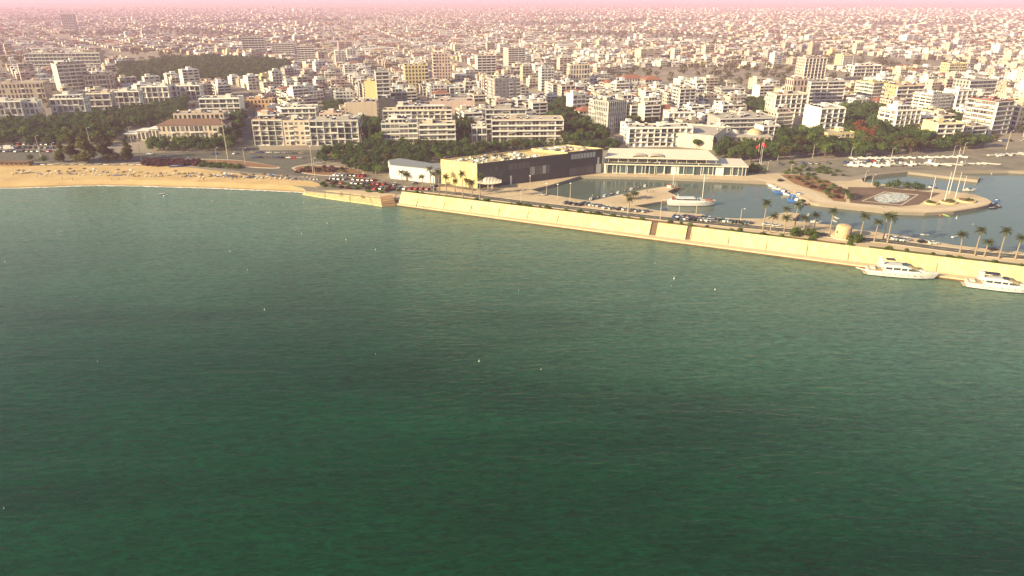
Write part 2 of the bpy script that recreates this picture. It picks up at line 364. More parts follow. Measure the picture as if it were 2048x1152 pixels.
for off in (-3.25, 3.25):
    ln = []
    for i, q in enumerate(rw):
        d = (rw[min(i + 1, len(rw) - 1)] - rw[max(i - 1, 0)]).normalized(); ln.append(q + Vector((-d.y, d.x, 0)) * off)
    mb = MB()
    for a, b in zip(ln[:-1], ln[1:]):
        d = (b - a).normalized(); n_ = Vector((-d.y, d.x, 0)) * .15
        mb.add([*(a - n_, b - n_, b + n_, a + n_)] + [v_ + Vector((0, 0, .14)) for v_ in (a - n_, b - n_, b + n_, a + n_)], [(4, 5, 6, 7), (0, 1, 5, 4), (2, 3, 7, 6), (1, 2, 6, 5), (3, 0, 4, 7)])
    mb.build('kerb', M['kerb'], kind='structure')
mb = MB(); acc = 0
for a, b in zip(rw[:-1], rw[1:]):
    d = (b - a); L_ = d.length; d.normalize(); n_ = Vector((-d.y, d.x, 0)) * .08; t = 0
    while t + 2 < L_:
        p0 = a + d * t; p1 = a + d * (t + 2); z_ = ZC[0] + .004
        mb.add([(v_.x, v_.y, z_) for v_ in (p0 - n_, p1 - n_, p1 + n_, p0 + n_)], [(0, 1, 2, 3)]); t += 4
mb.build('road_markings', M['line'], kind='structure'); ZC[0] += .008
def between(t0, t1, o0, o1, n=8):                   # strip beside the wall back, in world
    a = [WB0 + WD * (t0 + (t1 - t0) * i / n) + WN * o0 for i in range(n + 1)]; b = [WB0 + WD * (t0 + (t1 - t0) * i / n) + WN * o1 for i in range(n, -1, -1)]
    return [(v_.x, v_.y) for v_ in a + b]
for t0, t1, m in ((2, 74, 'grass'), (74, 104, 'soil'), (104, 128, 'grass'), (128, 168, 'soil'), (168, 202, 'grass'), (202, 224, 'soil'), (224, 233, 'paving'), (233, 262, 'grass'), (262, 330, 'grass')):
    mb = MB(); n = 6; rows_ = [[WB0 + WD * (t0 + (t1 - t0) * i / n) + WN * (o + rnd.uniform(-.3, .3) * (o > 5 and 0 < i < n)) + Vector((0, 0, z - 1)) for i in range(n + 1)] for o, z in ((4.55, 6.0), (8.8, 5.75), (14.5, 3.2), (17.5, 1.55))]
    mb.add([q for r_ in rows_ for q in r_], [(j * 7 + i, j * 7 + i + 1, (j + 1) * 7 + i + 1, (j + 1) * 7 + i) for j in range(3) for i in range(6)]); mb.build('verge', M[m], kind='structure')
# mole: reddish garden, dark plaza with painted field, planters
sheet('garden_soil', [(1560, 349), (1610, 350), (1655, 360), (1690, 380), (1692, 404), (1668, 402), (1648, 386), (1590, 368)], M['soil'])
sheet('plaza_paving', [(1696, 374), (1760, 375), (1882, 386), (1850, 401), (1838, 409), (1800, 413), (1700, 406)], M['deck'])
sheet('pale_promenade', smooth([(1512, 356), (1545, 362), (1590, 371), (1630, 385), (1655, 399), (1690, 404), (1780, 414), (1850, 417), (1905, 414), (1945, 407), (1968, 403)], 3) + [(1975, 407), (1950, 413), (1907, 420), (1850, 423), (1783, 420), (1692, 410), (1640, 404), (1618, 396), (1590, 385), (1560, 371), (1530, 362), (1500, 359)], M['pavepink'])
def mural_mat():
    m = bpy.data.materials.new('painted_plaza_mural'); m.use_nodes = True; n = m.node_tree.nodes; l = m.node_tree.links; b = n['Principled BSDF']; b.inputs['Roughness'].default_value = .8
    tc = n.new('ShaderNodeTexCoord'); v = n.new('ShaderNodeTexVoronoi'); v.inputs['Scale'].default_value = .35; v.inputs['Randomness'].default_value = 1
    ns = n.new('ShaderNodeTexNoise'); ns.inputs['Scale'].default_value = .12; ns.inputs['Detail'].default_value = 4; ns.inputs['Distortion'].default_value = 2.5
    l.new(tc.outputs['Object'], ns.inputs['Vector']); l.new(ns.outputs[0], v.inputs['Vector'])
    cr = n.new('ShaderNodeValToRGB'); cr.color_ramp.interpolation = 'CONSTANT'
    for i, (p_, c) in enumerate([(0, (.7, .68, .6)), (.38, (.12, .14, .16)), (.44, (.75, .73, .66)), (.5, (.16, .3, .36)), (.55, (.72, .7, .62)), (.6, (.25, .22, .18)), (.66, (.6, .55, .4))]):
        e = cr.color_ramp.elements[0] if i == 0 else cr.color_ramp.elements.new(p_)
        e.position = p_; e.color = (*c, 1)
    l.new(ns.outputs[0], cr.inputs[0]); l.new(cr.outputs[0], b.inputs['Base Color']); return m
M['mural'] = mural_mat()
tag(sheet('mural_border', [(1722, 402), (1768, 383), (1838, 389), (1803, 411)], M['kerb']), 'pale painted border framing the mural on the brown plaza', 'painted border')
sheet('plaza_field', [(1727, 401.5), (1769, 384.5), (1833, 390), (1801, 409.5)], M['deck'])
mo = sheet('plaza_mural', smooth([(1752, 401), (1748, 395), (1768, 387), (1795, 386.5), (1818, 391), (1812, 400), (1790, 405), (1765, 405), (1752, 401)], 4)[:-1], M['mural'])

# ------------------------------------------------------------ sea wall with its panels, stairs and walkway
sw = thing('sea_wall', 'long sloping pale yellow concrete sea wall along the breakwater, above the waterside walkway', 'sea wall')
jx = [797, 833, 886, 940, 996, 1053, 1113, 1175, 1240, 1297, 1312, 1369, 1380, 1455, 1531, 1612, 1695, 1785, 1872, 1955, 2040]
def tpx(x):                                        # position along the base line seen at column x
    lo, hi = -20, 420
    for _ in range(40):
        m_ = (lo + hi) / 2; P = WB0 + WD * m_
        if pr(P.x, P.y, 1)[0] < x: lo = m_
        else: hi = m_
    return lo
ts = [tpx(x) for x in jx]; stairs_i = (9, 11)
while ts[-1] < 330: ts.append(ts[-1] + 12.3)
def wallsec(t, o=0, g=0):
    P = WB0 + WD * t
    return [P + WN * (0 + o) + Vector((0, 0, 0)), P + WN * (WSET + o) + Vector((0, 0, WH)), P + WN * (WSET + .7) + Vector((0, 0, WH)), P + WN * (WSET + .9) + Vector((0, 0, -.5)), P + WN * o + Vector((0, 0, -.5))]
for i in range(len(ts) - 1):
    t0, t1 = ts[i], ts[i + 1]
    if i in stairs_i:
        mb = MB(); ns_ = 14
        for k in range(ns_):
            a = WB0 + WD * (t0 + .05); b = WB0 + WD * (t1 - .05); o0 = WSET * k / ns_ + .55; z1 = 1 + WH * (k + 1) / ns_ - .25
            p0, p1, p2, p3 = a + WN * o0, b + WN * o0, b + WN * (WSET + .6), a + WN * (WSET + .6)
            q = [Vector((v_.x, v_.y, z_)) for z_ in (z1 - WH / ns_ - .02, z1) for v_ in (p0, p1, p2, p3)]
            mb.add(q, [(4, 5, 6, 7), (0, 1, 5, 4), (1, 2, 6, 5), (3, 0, 4, 7)])
        mb.build('stairs', M['deck'], sw)
        for tt in (t0 - .02, t1 - .2):
            mb = MB(); mb.loft([[v_ for v_ in wallsec(tt, -.12)], [v_ for v_ in wallsec(tt + .22, -.12)]]); mb.build('stair_cheek', M['seawall'], sw)
        continue
    mb = MB(); mb.loft([wallsec(t0 + .07), wallsec(t1 - .07)])
    mb.build('wall_panel', M['seawall'], sw)
for a_, b_ in ((0, 9), (10, 11), (12, len(ts) - 1)):
    mb = MB(); mb.loft([[v_ - Vector((0, 0, .15)) for v_ in wallsec(t_, .3)] for t_ in (ts[a_] + .3, ts[b_] - .3)]); mb.build('joint_backing', M['rust'], sw)
for tx in (1455, 1531, 1612, 1380, 886, 833, 940, 996, 1053, 1113, 1695, 1872):
    t = tpx(tx); a = WB0 + WD * (t + .2) - WN * .02 + Vector((0, 0, .1)); mb = MB()
    mb.tube(a, a + WN * (WSET * .55) + Vector((0, 0, WH * .55)) + Vector((0, 0, .08)), .07)
    mb.build('drain_pipe', M['darkmetal'], sw)
P = [WB0 + WD * (ts[9] + d) for d in (-7.2, -5.2, -3.1, -2.6, -4.9, -7)]
for (tb, w_, h0, h1) in ((ts[9] - 6.5, 2.7, .06, .42), (ts[10] + 2.3, 4.0, .04, .16), (ts[10] + 6.5, 3.4, .05, .2)):
    mb = MB(); n_ = 12
    c = WB0 + WD * (tb + w_ / 2) + WN * (WSET * (h0 + h1) / 2 - .03) + Vector((0, 0, WH * (h0 + h1) / 2)); up = (WN * WSET + Vector((0, 0, WH))) * (h1 - h0) / 2
    mb.add([c + WD * math.cos(2 * math.pi * k / n_) * w_ / 2 * rnd.uniform(.75, 1.1) + up * math.sin(2 * math.pi * k / n_) * rnd.uniform(.7, 1.1) for k in range(n_)], [tuple(range(n_))])
    mb.build('worn_patch', M['walk'], sw)
# low revetment on the left end
rv = thing('slope_revetment', 'low sloping pale stone apron at the left tip of the breakwater beside the beach', 'revetment')
bot = [at(x, y, .5) for x, y in [(604, 387), (650, 395), (700, 402), (745, 408), (764, 411.5)]]
top = [at(x, y, 1.75) for x, y in [(622, 382), (650, 381), (700, 386.5), (738, 391.5), (760, 393.5)]]
for i in range(4):
    mb = MB(); a, b, c, d = bot[i], bot[i + 1], top[i + 1], top[i]; e = (b - a) * .015
    mb.add([a + e, b - e, c - e, d + e, a + e - Vector((0, 0, 2)), b - e - Vector((0, 0, 2)), c - e + Vector((0, 1.5, -1)), d + e + Vector((0, 1.5, -1))], [(0, 1, 2, 3), (0, 4, 5, 1), (1, 5, 6, 2), (3, 2, 6, 7), (0, 3, 7, 4)])
    mb.build('apron_slab', M['seawall'], rv)
    if i in (1, 2):
        c0 = (a * .35 + b * .65) * .25 + (d * .35 + c * .65) * .75; up = (c + d - a - b) / 2; al = (b - a)
        mb = MB(); mb.add([c0 + al * .13 * math.cos(k) * rnd.uniform(.7, 1) + up * .26 * math.sin(k) * rnd.uniform(.7, 1) + Vector((0, 0, .04)) for k in [2 * math.pi * j / 9 for j in range(9)]], [tuple(range(9))])
        mb.build('bare_patch', M['patch'], rv)
mb = MB(); mb.add([top[0] + Vector((-1, 0, 0)), *top[1:], at(790, 394, 1.75), at(792, 388, 1.75), at(700, 379, 1.75), at(640, 376, 1.75)], [tuple(range(9))[:8]])
mb.build('apron_top', M['paving'], rv)
# broad steps between revetment and wall
st = thing('waterside_steps', 'broad dark stepped panel beside the left end of the sea wall', 'steps')
A0, B0_, B1_, A1 = at(764, 411.5, .5), at(792, 409, .9), at(784, 389, 4.2), at(760, 393.5, 2.0)
n_ = 9
for k in range(n_):
    f0, f1 = k / n_, (k + 1) / n_; mb = MB()
    a, b, c, d = A0.lerp(A1, f0), B0_.lerp(B1_, f0), B0_.lerp(B1_, f1), A0.lerp(A1, f1); zz = max(a.z, b.z) + .12
    zt = [max(d.z, a.z) + .05, max(c.z, b.z) + .05]
    mb.add([Vector((a.x, a.y, zt[0])), Vector((b.x, b.y, zt[1])), Vector((c.x, c.y, zt[1])), Vector((d.x, d.y, zt[0])), Vector((a.x, a.y, -.5)), Vector((b.x, b.y, -.5)), Vector((c.x, c.y, -.5)), Vector((d.x, d.y, -.5))], [(0, 1, 2, 3), (4, 5, 1, 0), (5, 6, 2, 1), (7, 4, 0, 3), (6, 7, 3, 2)])
    mb.build('step', M['deck'] if k % 2 else M['patch'], st)
# walkway
mb = MB(); secs = []
for t, wd_ in ((-6, 2.2), (0, 2.4), (60, 3.4), (120, 4.2), (180, 4.5), (264, 4.8), (330, 5)):
    P = WB0 + WD * t
    secs.append([P + WN * .6 + Vector((0, 0, -3)), P + WN * .6, P - WN * (wd_ - .5), P - WN * (wd_ - .5) + Vector((0, 0, .12)), P - WN * wd_ + Vector((0, 0, .12)), P - WN * wd_ + Vector((0, 0, -.45)), P - WN * (wd_ - .3) + Vector((0, 0, -.45)), P - WN * (wd_ - .3) + Vector((0, 0, -3))])
mb.loft(secs, close=True); mb.build('waterside_walkway', M['walk'], kind='structure')
mb = MB(); ed_ = []
for k in range(120):
    t = -5 + k * 2.8; wd_ = 2.4 + min(max(t, 0), 120) / 120 * 1.8 + max(0, t - 120) / 210 * .8; ed_.append(WB0 + WD * t - WN * (wd_ - .12 + rnd.uniform(-.05, .3)))
mb.add([Vector((p_.x, p_.y, -1)) for p_ in ed_] + [Vector((p_.x, p_.y, .54)) for p_ in ed_] + [Vector((p_.x, p_.y, .54)) + WN * .6 for p_ in ed_], [(i, i + 1, 120 + i + 1, 120 + i) for i in range(119)] + [(120 + i, 120 + i + 1, 240 + i + 1, 240 + i) for i in range(119)])
mb.build('rusty_waterline_facing', M['rust'], kind='structure')
mb = MB(); t = -4
while t < 325:
    wd_ = 2.4 + min(t, 120) / 120 * 1.8 + max(0, t - 120) / 210 * .8; P = WB0 + WD * t - WN * (wd_ - .02 + .1)
    for q in (0,):
        a = P; b = P + WD * .55; c = b + WN * .4; d = a + WN * .4
        mb.add([Vector((v_.x, v_.y, z_)) for z_ in (-1, .56) for v_ in (a, b, c, d)], [(0, 1, 5, 4), (1, 2, 6, 5), (3, 0, 4, 7), (4, 5, 6, 7)])
    t += 1.15
tag(mb.build('fender_posts', M['rust'], kind='stuff'), 'row of short rusty brown fender posts under the walkway edge at the waterline', 'fender posts')

# ------------------------------------------------------------ buildings
# wet sand near the waterline
n_ = M['sand'].node_tree.nodes; l_ = M['sand'].node_tree.links; b_ = n_['Principled BSDF']; src = b_.inputs['Base Color'].links[0].from_socket
g_ = n_.new('ShaderNodeNewGeometry'); x_ = n_.new('ShaderNodeSeparateXYZ'); l_.new(g_.outputs['Position'], x_.inputs[0]); m_ = n_.new('ShaderNodeMapRange'); l_.new(x_.outputs[2], m_.inputs[0]); m_.inputs[1].default_value = .12; m_.inputs[2].default_value = .55
m_.inputs[3].default_value = .5; m_.inputs[4].default_value = 1; h_ = n_.new('ShaderNodeHueSaturation'); l_.new(src, h_.inputs['Color']); l_.new(m_.outputs[0], h_.inputs['Value']); l_.new(h_.outputs[0], b_.inputs['Base Color'])
# unit meshes shared by every window / balcony piece
def unit_window():
    mb = MB(); mb.m = 0
    mb.box(0, 1, -.06, 0, 0, .06); mb.box(0, 1, -.06, 0, .94, 1); mb.box(0, .05, -.06, 0, .06, .94); mb.box(.95, 1, -.06, 0, .06, .94); mb.box(.48, .52, -.06, 0, .06, .94)
    mb.m = 1; mb.add([(.05, -.025, .06), (.95, -.025, .06), (.95, -.025, .94), (.05, -.025, .94)], [(0, 1, 2, 3)])
    return mb
M['blind'] = mat('pale_blind', (.45, .42, .37), .8, .1, 1, rand=.2); M['curtain'] = mat('dim_curtain', (.17, .16, .15), .6, .2, 2, rand=.3)
UW = unit_window(); WIN = UW.mesh('window', [M['frame'], M['glass']]); WINB = UW.mesh('window', [M['frame'], M['glassblue']]); WINC = UW.mesh('window', [M['frame'], M['curtain']])
UB = unit_window(); UB.m = 2; UB.box(.05, .95, -.045, -.03, .5, .94); WIND = UB.mesh('window', [M['frame'], M['glass'], M['blind']])
def tank_mb(mb, x, y, z, s=1):
    mb.m = 1; mb.tube((x - .7 * s, y, z + 1.5 * s), (x + .7 * s, y, z + 1.5 * s), .45 * s, n=8)
    mb.m = 2; mb.add([(x - 1 * s, y - 1.5 * s, z + .15), (x + 1 * s, y - 1.5 * s, z + .15), (x + 1 * s, y - .2 * s, z + 1.3 * s), (x - 1 * s, y - .2 * s, z + 1.3 * s),
                      (x - 1 * s, y - 1.4 * s, z + .05), (x + 1 * s, y - 1.4 * s, z + .05), (x + 1 * s, y - .1 * s, z + 1.2 * s), (x - 1 * s, y - .1 * s, z + 1.2 * s)], [(0, 1, 2, 3), (7, 6, 5, 4), (0, 3, 7, 4), (1, 5, 6, 2), (0, 4, 5, 1), (3, 2, 6, 7)])
    mb.m = 0
FOOT = []                                           # footprints: cx, cy, radius, px rect
def facade(root, fmap, Lf, H, n, style, wm, detail, rg, side, acc):
    """pieces on one face. fmap(x, y, z): x along the face, y outwards negative. acc: joined pieces when detail is low"""
    sh = H / n; front = side == 0
    def blk(name, x0, x1, y0, y1, z0, z1, m):
        mb = MB() if detail == 2 else acc.setdefault((name, m), MB())
        vs_ = [fmap(x, y, z) for z in (z0, z1) for x, y in ((x0, y0), (x1, y0), (x1, y1), (x0, y1))]
        mb.add(vs_, [(0, 3, 2, 1), (4, 5, 6, 7), (0, 1, 5, 4), (1, 2, 6, 5), (2, 3, 7, 6), (3, 0, 4, 7)])
        if detail == 2: mb.build(name, M[m], root)
    def win(x0, x1, z0, z1, blue=False, y=0):
        if detail == 2:
            o = link('window', rg.choice([WINB, WINB, WINC, WIND]) if blue else rg.choice([WIN, WIN, WINC, WIND]), root); p0 = Vector(fmap(x0, y - .015, z0)); ex = Vector(fmap(x1, y - .015, z0)) - p0
            o.location = p0; o.rotation_euler = (0, 0, math.atan2(ex.y, ex.x)); o.scale = (ex.length, 1, z1 - z0)
        else:
            mb = acc.setdefault(('window', 'glassblue' if blue else 'glass'), MB())
            mb.add([fmap(x0, y - .05, z0), fmap(x1, y - .05, z0), fmap(x1, y - .05, z1), fmap(x0, y - .05, z1)], [(0, 1, 2, 3)])
    if style == 'blank':
        return
    if style == 'bands' or (style == 'slabs'):
        dpt = 1.5
        nb = max(2, int(Lf / 5.5)); bw = Lf / nb
        for s in range(n):
            z = s * sh
            for b in range(nb):
                win(b * bw + .5, (b + 1) * bw - .5, z + .35, z + sh - .55, style == 'slabs')
            if s > 0 or style == 'slabs':
                mb_y = -dpt
                blk('balcony', -.1, Lf + .1, mb_y, -.002, z - .12, z + .12, 'slab')
                blk('balcony_rail', 0, Lf, mb_y + .02, mb_y + .12, z + .12, z + (1.0 if style == 'bands' else .75), 'slab')
                for b in range(nb):
                    if style == 'bands' and rg.random() < .16: blk('awning', b * bw + .4, (b + 1) * bw - .4, -dpt - .5, -.3, z + sh - .75, z + sh - .62, rg.choice(['awning', 'cream', 'metal']))
        blk('roof_slab', -.2, Lf + .2, -dpt - .1, -.004, H - .25, H + .05, 'slab')
        for b in range(nb + 1):
            x = min(max(b * bw, .12), Lf - .12)
            if b in (0, nb) or rg.random() < .4: blk('divider_wall', x - .1, x + .1, -dpt + .15, -.003, 0, H - .26, 'slab')
    elif style == 'grid':
        dpt = 1.3; nb = max(2, int(Lf / 4.6)); bw = Lf / nb
        for s in range(n):
            z = s * sh
            for b in range(nb):
                q = rg.random()
                if q < .72: win(b * bw + .45, (b + 1) * bw - .45, z + .25, z + sh - .5, rg.random() < .5)
                else: win(b * bw + bw * .3, b * bw + bw * .7, z + 1, z + sh - .7)
                if q < .6 and detail == 2: blk('balcony_rail', b * bw + .2, (b + 1) * bw - .2, -dpt + .02, -dpt + .1, z + .13, z + 1.0, 'glassblue' if q < .3 else 'slab')
            blk('floor_slab', 0, Lf, -dpt, -.002, z - .12 + (.14 if s == 0 else 0), z + .12, 'slab')
        for b in range(nb + 1):
            x = min(max(b * bw, .12), Lf - .12); blk('fin_wall', x - .12, x + .12, -dpt - .03, -.003, 0.03, H + .1, 'slab')
        blk('roof_slab', 0, Lf, -dpt, -.004, H - .25, H - .03, 'slab')
    elif style == 'fins':
        nb = max(4, int(Lf / 2.0)); bw = Lf / nb
        for b in range(nb + 1):
            x = min(max(b * bw, .15), Lf - .15); blk('fin', x - .14, x + .14, -.55, -.003, 0, H + .3, 'slab')
        for s in range(n):
            for b in range(nb): win(b * bw + .2, (b + 1) * bw - .2, s * sh + .8, s * sh + sh - .2, True)
    elif style == 'glass':
        nb = max(2, int(Lf / 6)); bw = Lf / nb
        for s in range(n):
            z = s * sh
            for b in range(nb): win(b * bw + .03, (b + 1) * bw - .03, z + .9, z + sh - .05, True)
            blk('spandrel', -.1, Lf + .1, -.35, -.002, z - .1, z + .72, 'slab')
    else:                                            # punched
        nb = max(1, int(Lf / 3.4)); bw = Lf / nb; bal = set(b for b in range(nb) if rg.random() < (.35 if front else .12))
        for s in range(n):
            z = s * sh
            for b in range(nb):
                if b in bal:
                    win(b * bw + .3, (b + 1) * bw - .3, z + .25, z + sh - .6)
                    if s: blk('balcony', b * bw, (b + 1) * bw, -1.2, -.002, z - .1, z + .1, 'slab'); blk('balcony_rail', b * bw + .03, (b + 1) * bw - .03, -1.18, -1.08, z + .1, z + 1.0, 'slab')
                else:
                    if rg.random() < .92: win(b * bw + bw * .26, b * bw + bw * .74, z + 1.0, z + sh - .6)
CLUT = {}
def building(name, label, C, psi, L, D, H, n, style, wm, detail=2, group=None, roof='flat', lstyle='punched', rstyle='punched', clutter=1., seed=0, setback=False):
    rg = random.Random(seed * 13 + 5); root = thing(name, label, 'building', C, psi, group)
    acc = {}
    mb = MB(); mb.box(0, L, 0, D, -.3, H)
    if roof == 'flat':
        ph = .9; mb.m = 1; mb.box(.22, L - .22, .22, D - .22, H, H + .05); mb.m = 0
        mb.box(0, L, 0, .2, H + .002, H + ph); mb.box(0, L, D - .2, D, H + .002, H + ph); mb.box(0, .2, .2, D - .2, H + .002, H + ph); mb.box(L - .2, L, .2, D - .2, H + .002, H + ph)
    mb.build('wall', [M[wm], M['roof']], root)
    facade(root, lambda x, y, z: (x, y, z), L, H, n, style, wm, detail, rg, 0, acc)
    facade(root, lambda x, y, z: (y, D - x, z), D, H, n, lstyle, wm, detail, rg, 1, acc)
    facade(root, lambda x, y, z: (L - y, x, z), D, H, n, rstyle, wm, detail, rg, 2, acc)
    if roof in ('tile', 'tilebrown'):
        o_ = .5; rh = min(L, D) * .22; a = min(L, D) / 2
        e = [(-o_, -o_, H), (L + o_, -o_, H), (L + o_, D + o_, H), (-o_, D + o_, H)]
        r0, r1 = ((a, D / 2, H + rh), (L - a, D / 2, H + rh)) if L > D else ((L / 2, a, H + rh), (L / 2, D - a, H + rh))
        mb = MB()
        if L > D: mb.add(e + [r0, r1], [(0, 1, 5, 4), (1, 2, 5), (2, 3, 4, 5), (3, 0, 4)])
        else: mb.add(e + [r0, r1], [(0, 1, 4), (1, 2, 5, 4), (2, 3, 5), (3, 0, 4, 5)])
        mb.add([(q[0], q[1], q[2] - .25) for q in e] + e, [(0, 1, 5, 4), (1, 2, 6, 5), (2, 3, 7, 6), (3, 0, 4, 7), (3, 2, 1, 0)])
        mb.build('roof', M[roof], root)
    else:
        zb = H + .05; z0 = zb
        if setback:
            x0, x1 = L * rg.uniform(.1, .25), L * rg.uniform(.7, .92); h2 = 2.9
            mb = MB(); mb.box(x0, x1, D * .3, D * .9, zb, zb + h2); mb.m = 1; mb.box(x0 - .8, x1 + .8, D * .3 - 1.6, D * .9, zb + h2, zb + h2 + .25)
            mb.m = 2; k = x0 + .6
            while k + 2.4 < x1: mb.box(k, k + 2.0, D * .3 - .04, D * .3, zb + .5, zb + 2.4); k += 3.1
            mb.m = 1; mb.tube((x0 - .5, D * .3 - 1.4, zb), (x0 - .5, D * .3 - 1.4, zb + h2), .12); mb.tube((x1 + .5, D * .3 - 1.4, zb), (x1 + .5, D * .3 - 1.4, zb + h2), .12)
            mb.build('penthouse', [M[wm], M['slab'], M['glass']], root); z0 = zb + h2 + .25
        mb = MB(); sx, sy = rg.uniform(.15, .7) * L, rg.uniform(.35, .6) * D; sw_ = min(4.5, L * .3)
        zz = z0 if setback else zb
        mb.box(sx, sx + sw_, sy, min(D - .5, sy + 5), zz, zz + 2.6); mb.m = 1; mb.box(sx - .15, sx + sw_ + .15, sy - .15, min(D - .35, sy + 5.15), zz + 2.6, zz + 2.8)
        mb.build('stair_tower', [M[wm], M['slab']], root)
        kt = int(clutter * L * D / 55 * rg.uniform(.6, 1.2)) + 1; kt = min(kt, 14)
        if detail == 2:
            for i in range(kt):
                x, y = rg.uniform(1.5, L - 1.5), rg.uniform(1.8, D - 1.5)
                if abs(x - sx - sw_ / 2) < sw_ / 2 + 1.2 and abs(y - sy - 2) < 4: continue
                zt = z0 if (setback and L * .25 < x < L * .7 and y > D * .35) else zb
                mb = MB(); tank_mb(mb, x, y, zt, rg.uniform(.85, 1.15)); mb.build('solar_water_heater', [M['tank'], M['tank'], M['panel']], root)
        else:
            mb = MB()
            for i in range(min(kt, 6)):
                x, y = rg.uniform(1.5, L - 1.5), rg.uniform(1.8, D - 1.5)
                if abs(x - sx - sw_ / 2) < sw_ / 2 + 1.2 and abs(y - sy - 2) < 4: continue
                tank_mb(mb, x, y, z0 if (setback and L * .25 < x < L * .7 and y > D * .35) else zb, 1.2)
            if mb.v: mb.build('rooftop_water_heaters', [M['tank'], M['tank'], M['panel']], root, kind='stuff')
    for (nm, m_), mb in acc.items():
        mb.build(nm + 's', M[m_], root, kind='stuff')
    cs, sn = math.cos(psi), math.sin(psi); cx, cy = C[0] + cs * L / 2 - sn * D / 2, C[1] + sn * L / 2 + cs * D / 2
    pts = [(C[0] + cs * a - sn * b, C[1] + sn * a + cs * b) for a in (0, L) for b in (0, D)]
    pp = [pr(q[0], q[1], z) for q in pts for z in (GZ, GZ + H)]
    FOOT.append((cx, cy, math.hypot(L, D) / 2, min(q[0] for q in pp), max(q[0] for q in pp), min(q[1] for q in pp), max(q[1] for q in pp), cy))
    return root
def place(px0, pyb, pxr, pyt, D, psi, n, style, wm, label, detail=2, name='apartment_building', **k):
    """corner at column px0, row pyb; front runs to column pxr; roof at row pyt"""
    C = at(px0, pyb); a = R(psi); lo, hi = 1, 200
    for _ in range(40):
        m_ = (lo + hi) / 2
        if pr(C.x + math.cos(a) * m_, C.y + math.sin(a) * m_)[0] < pxr: lo = m_
        else: hi = m_
    H = height_at(C, pyt)
    return building(name, label, C, a, lo, D, H, n, style, M and wm, detail, seed=int(px0) + 31 * int(pyb), **k)
seed_ = 0
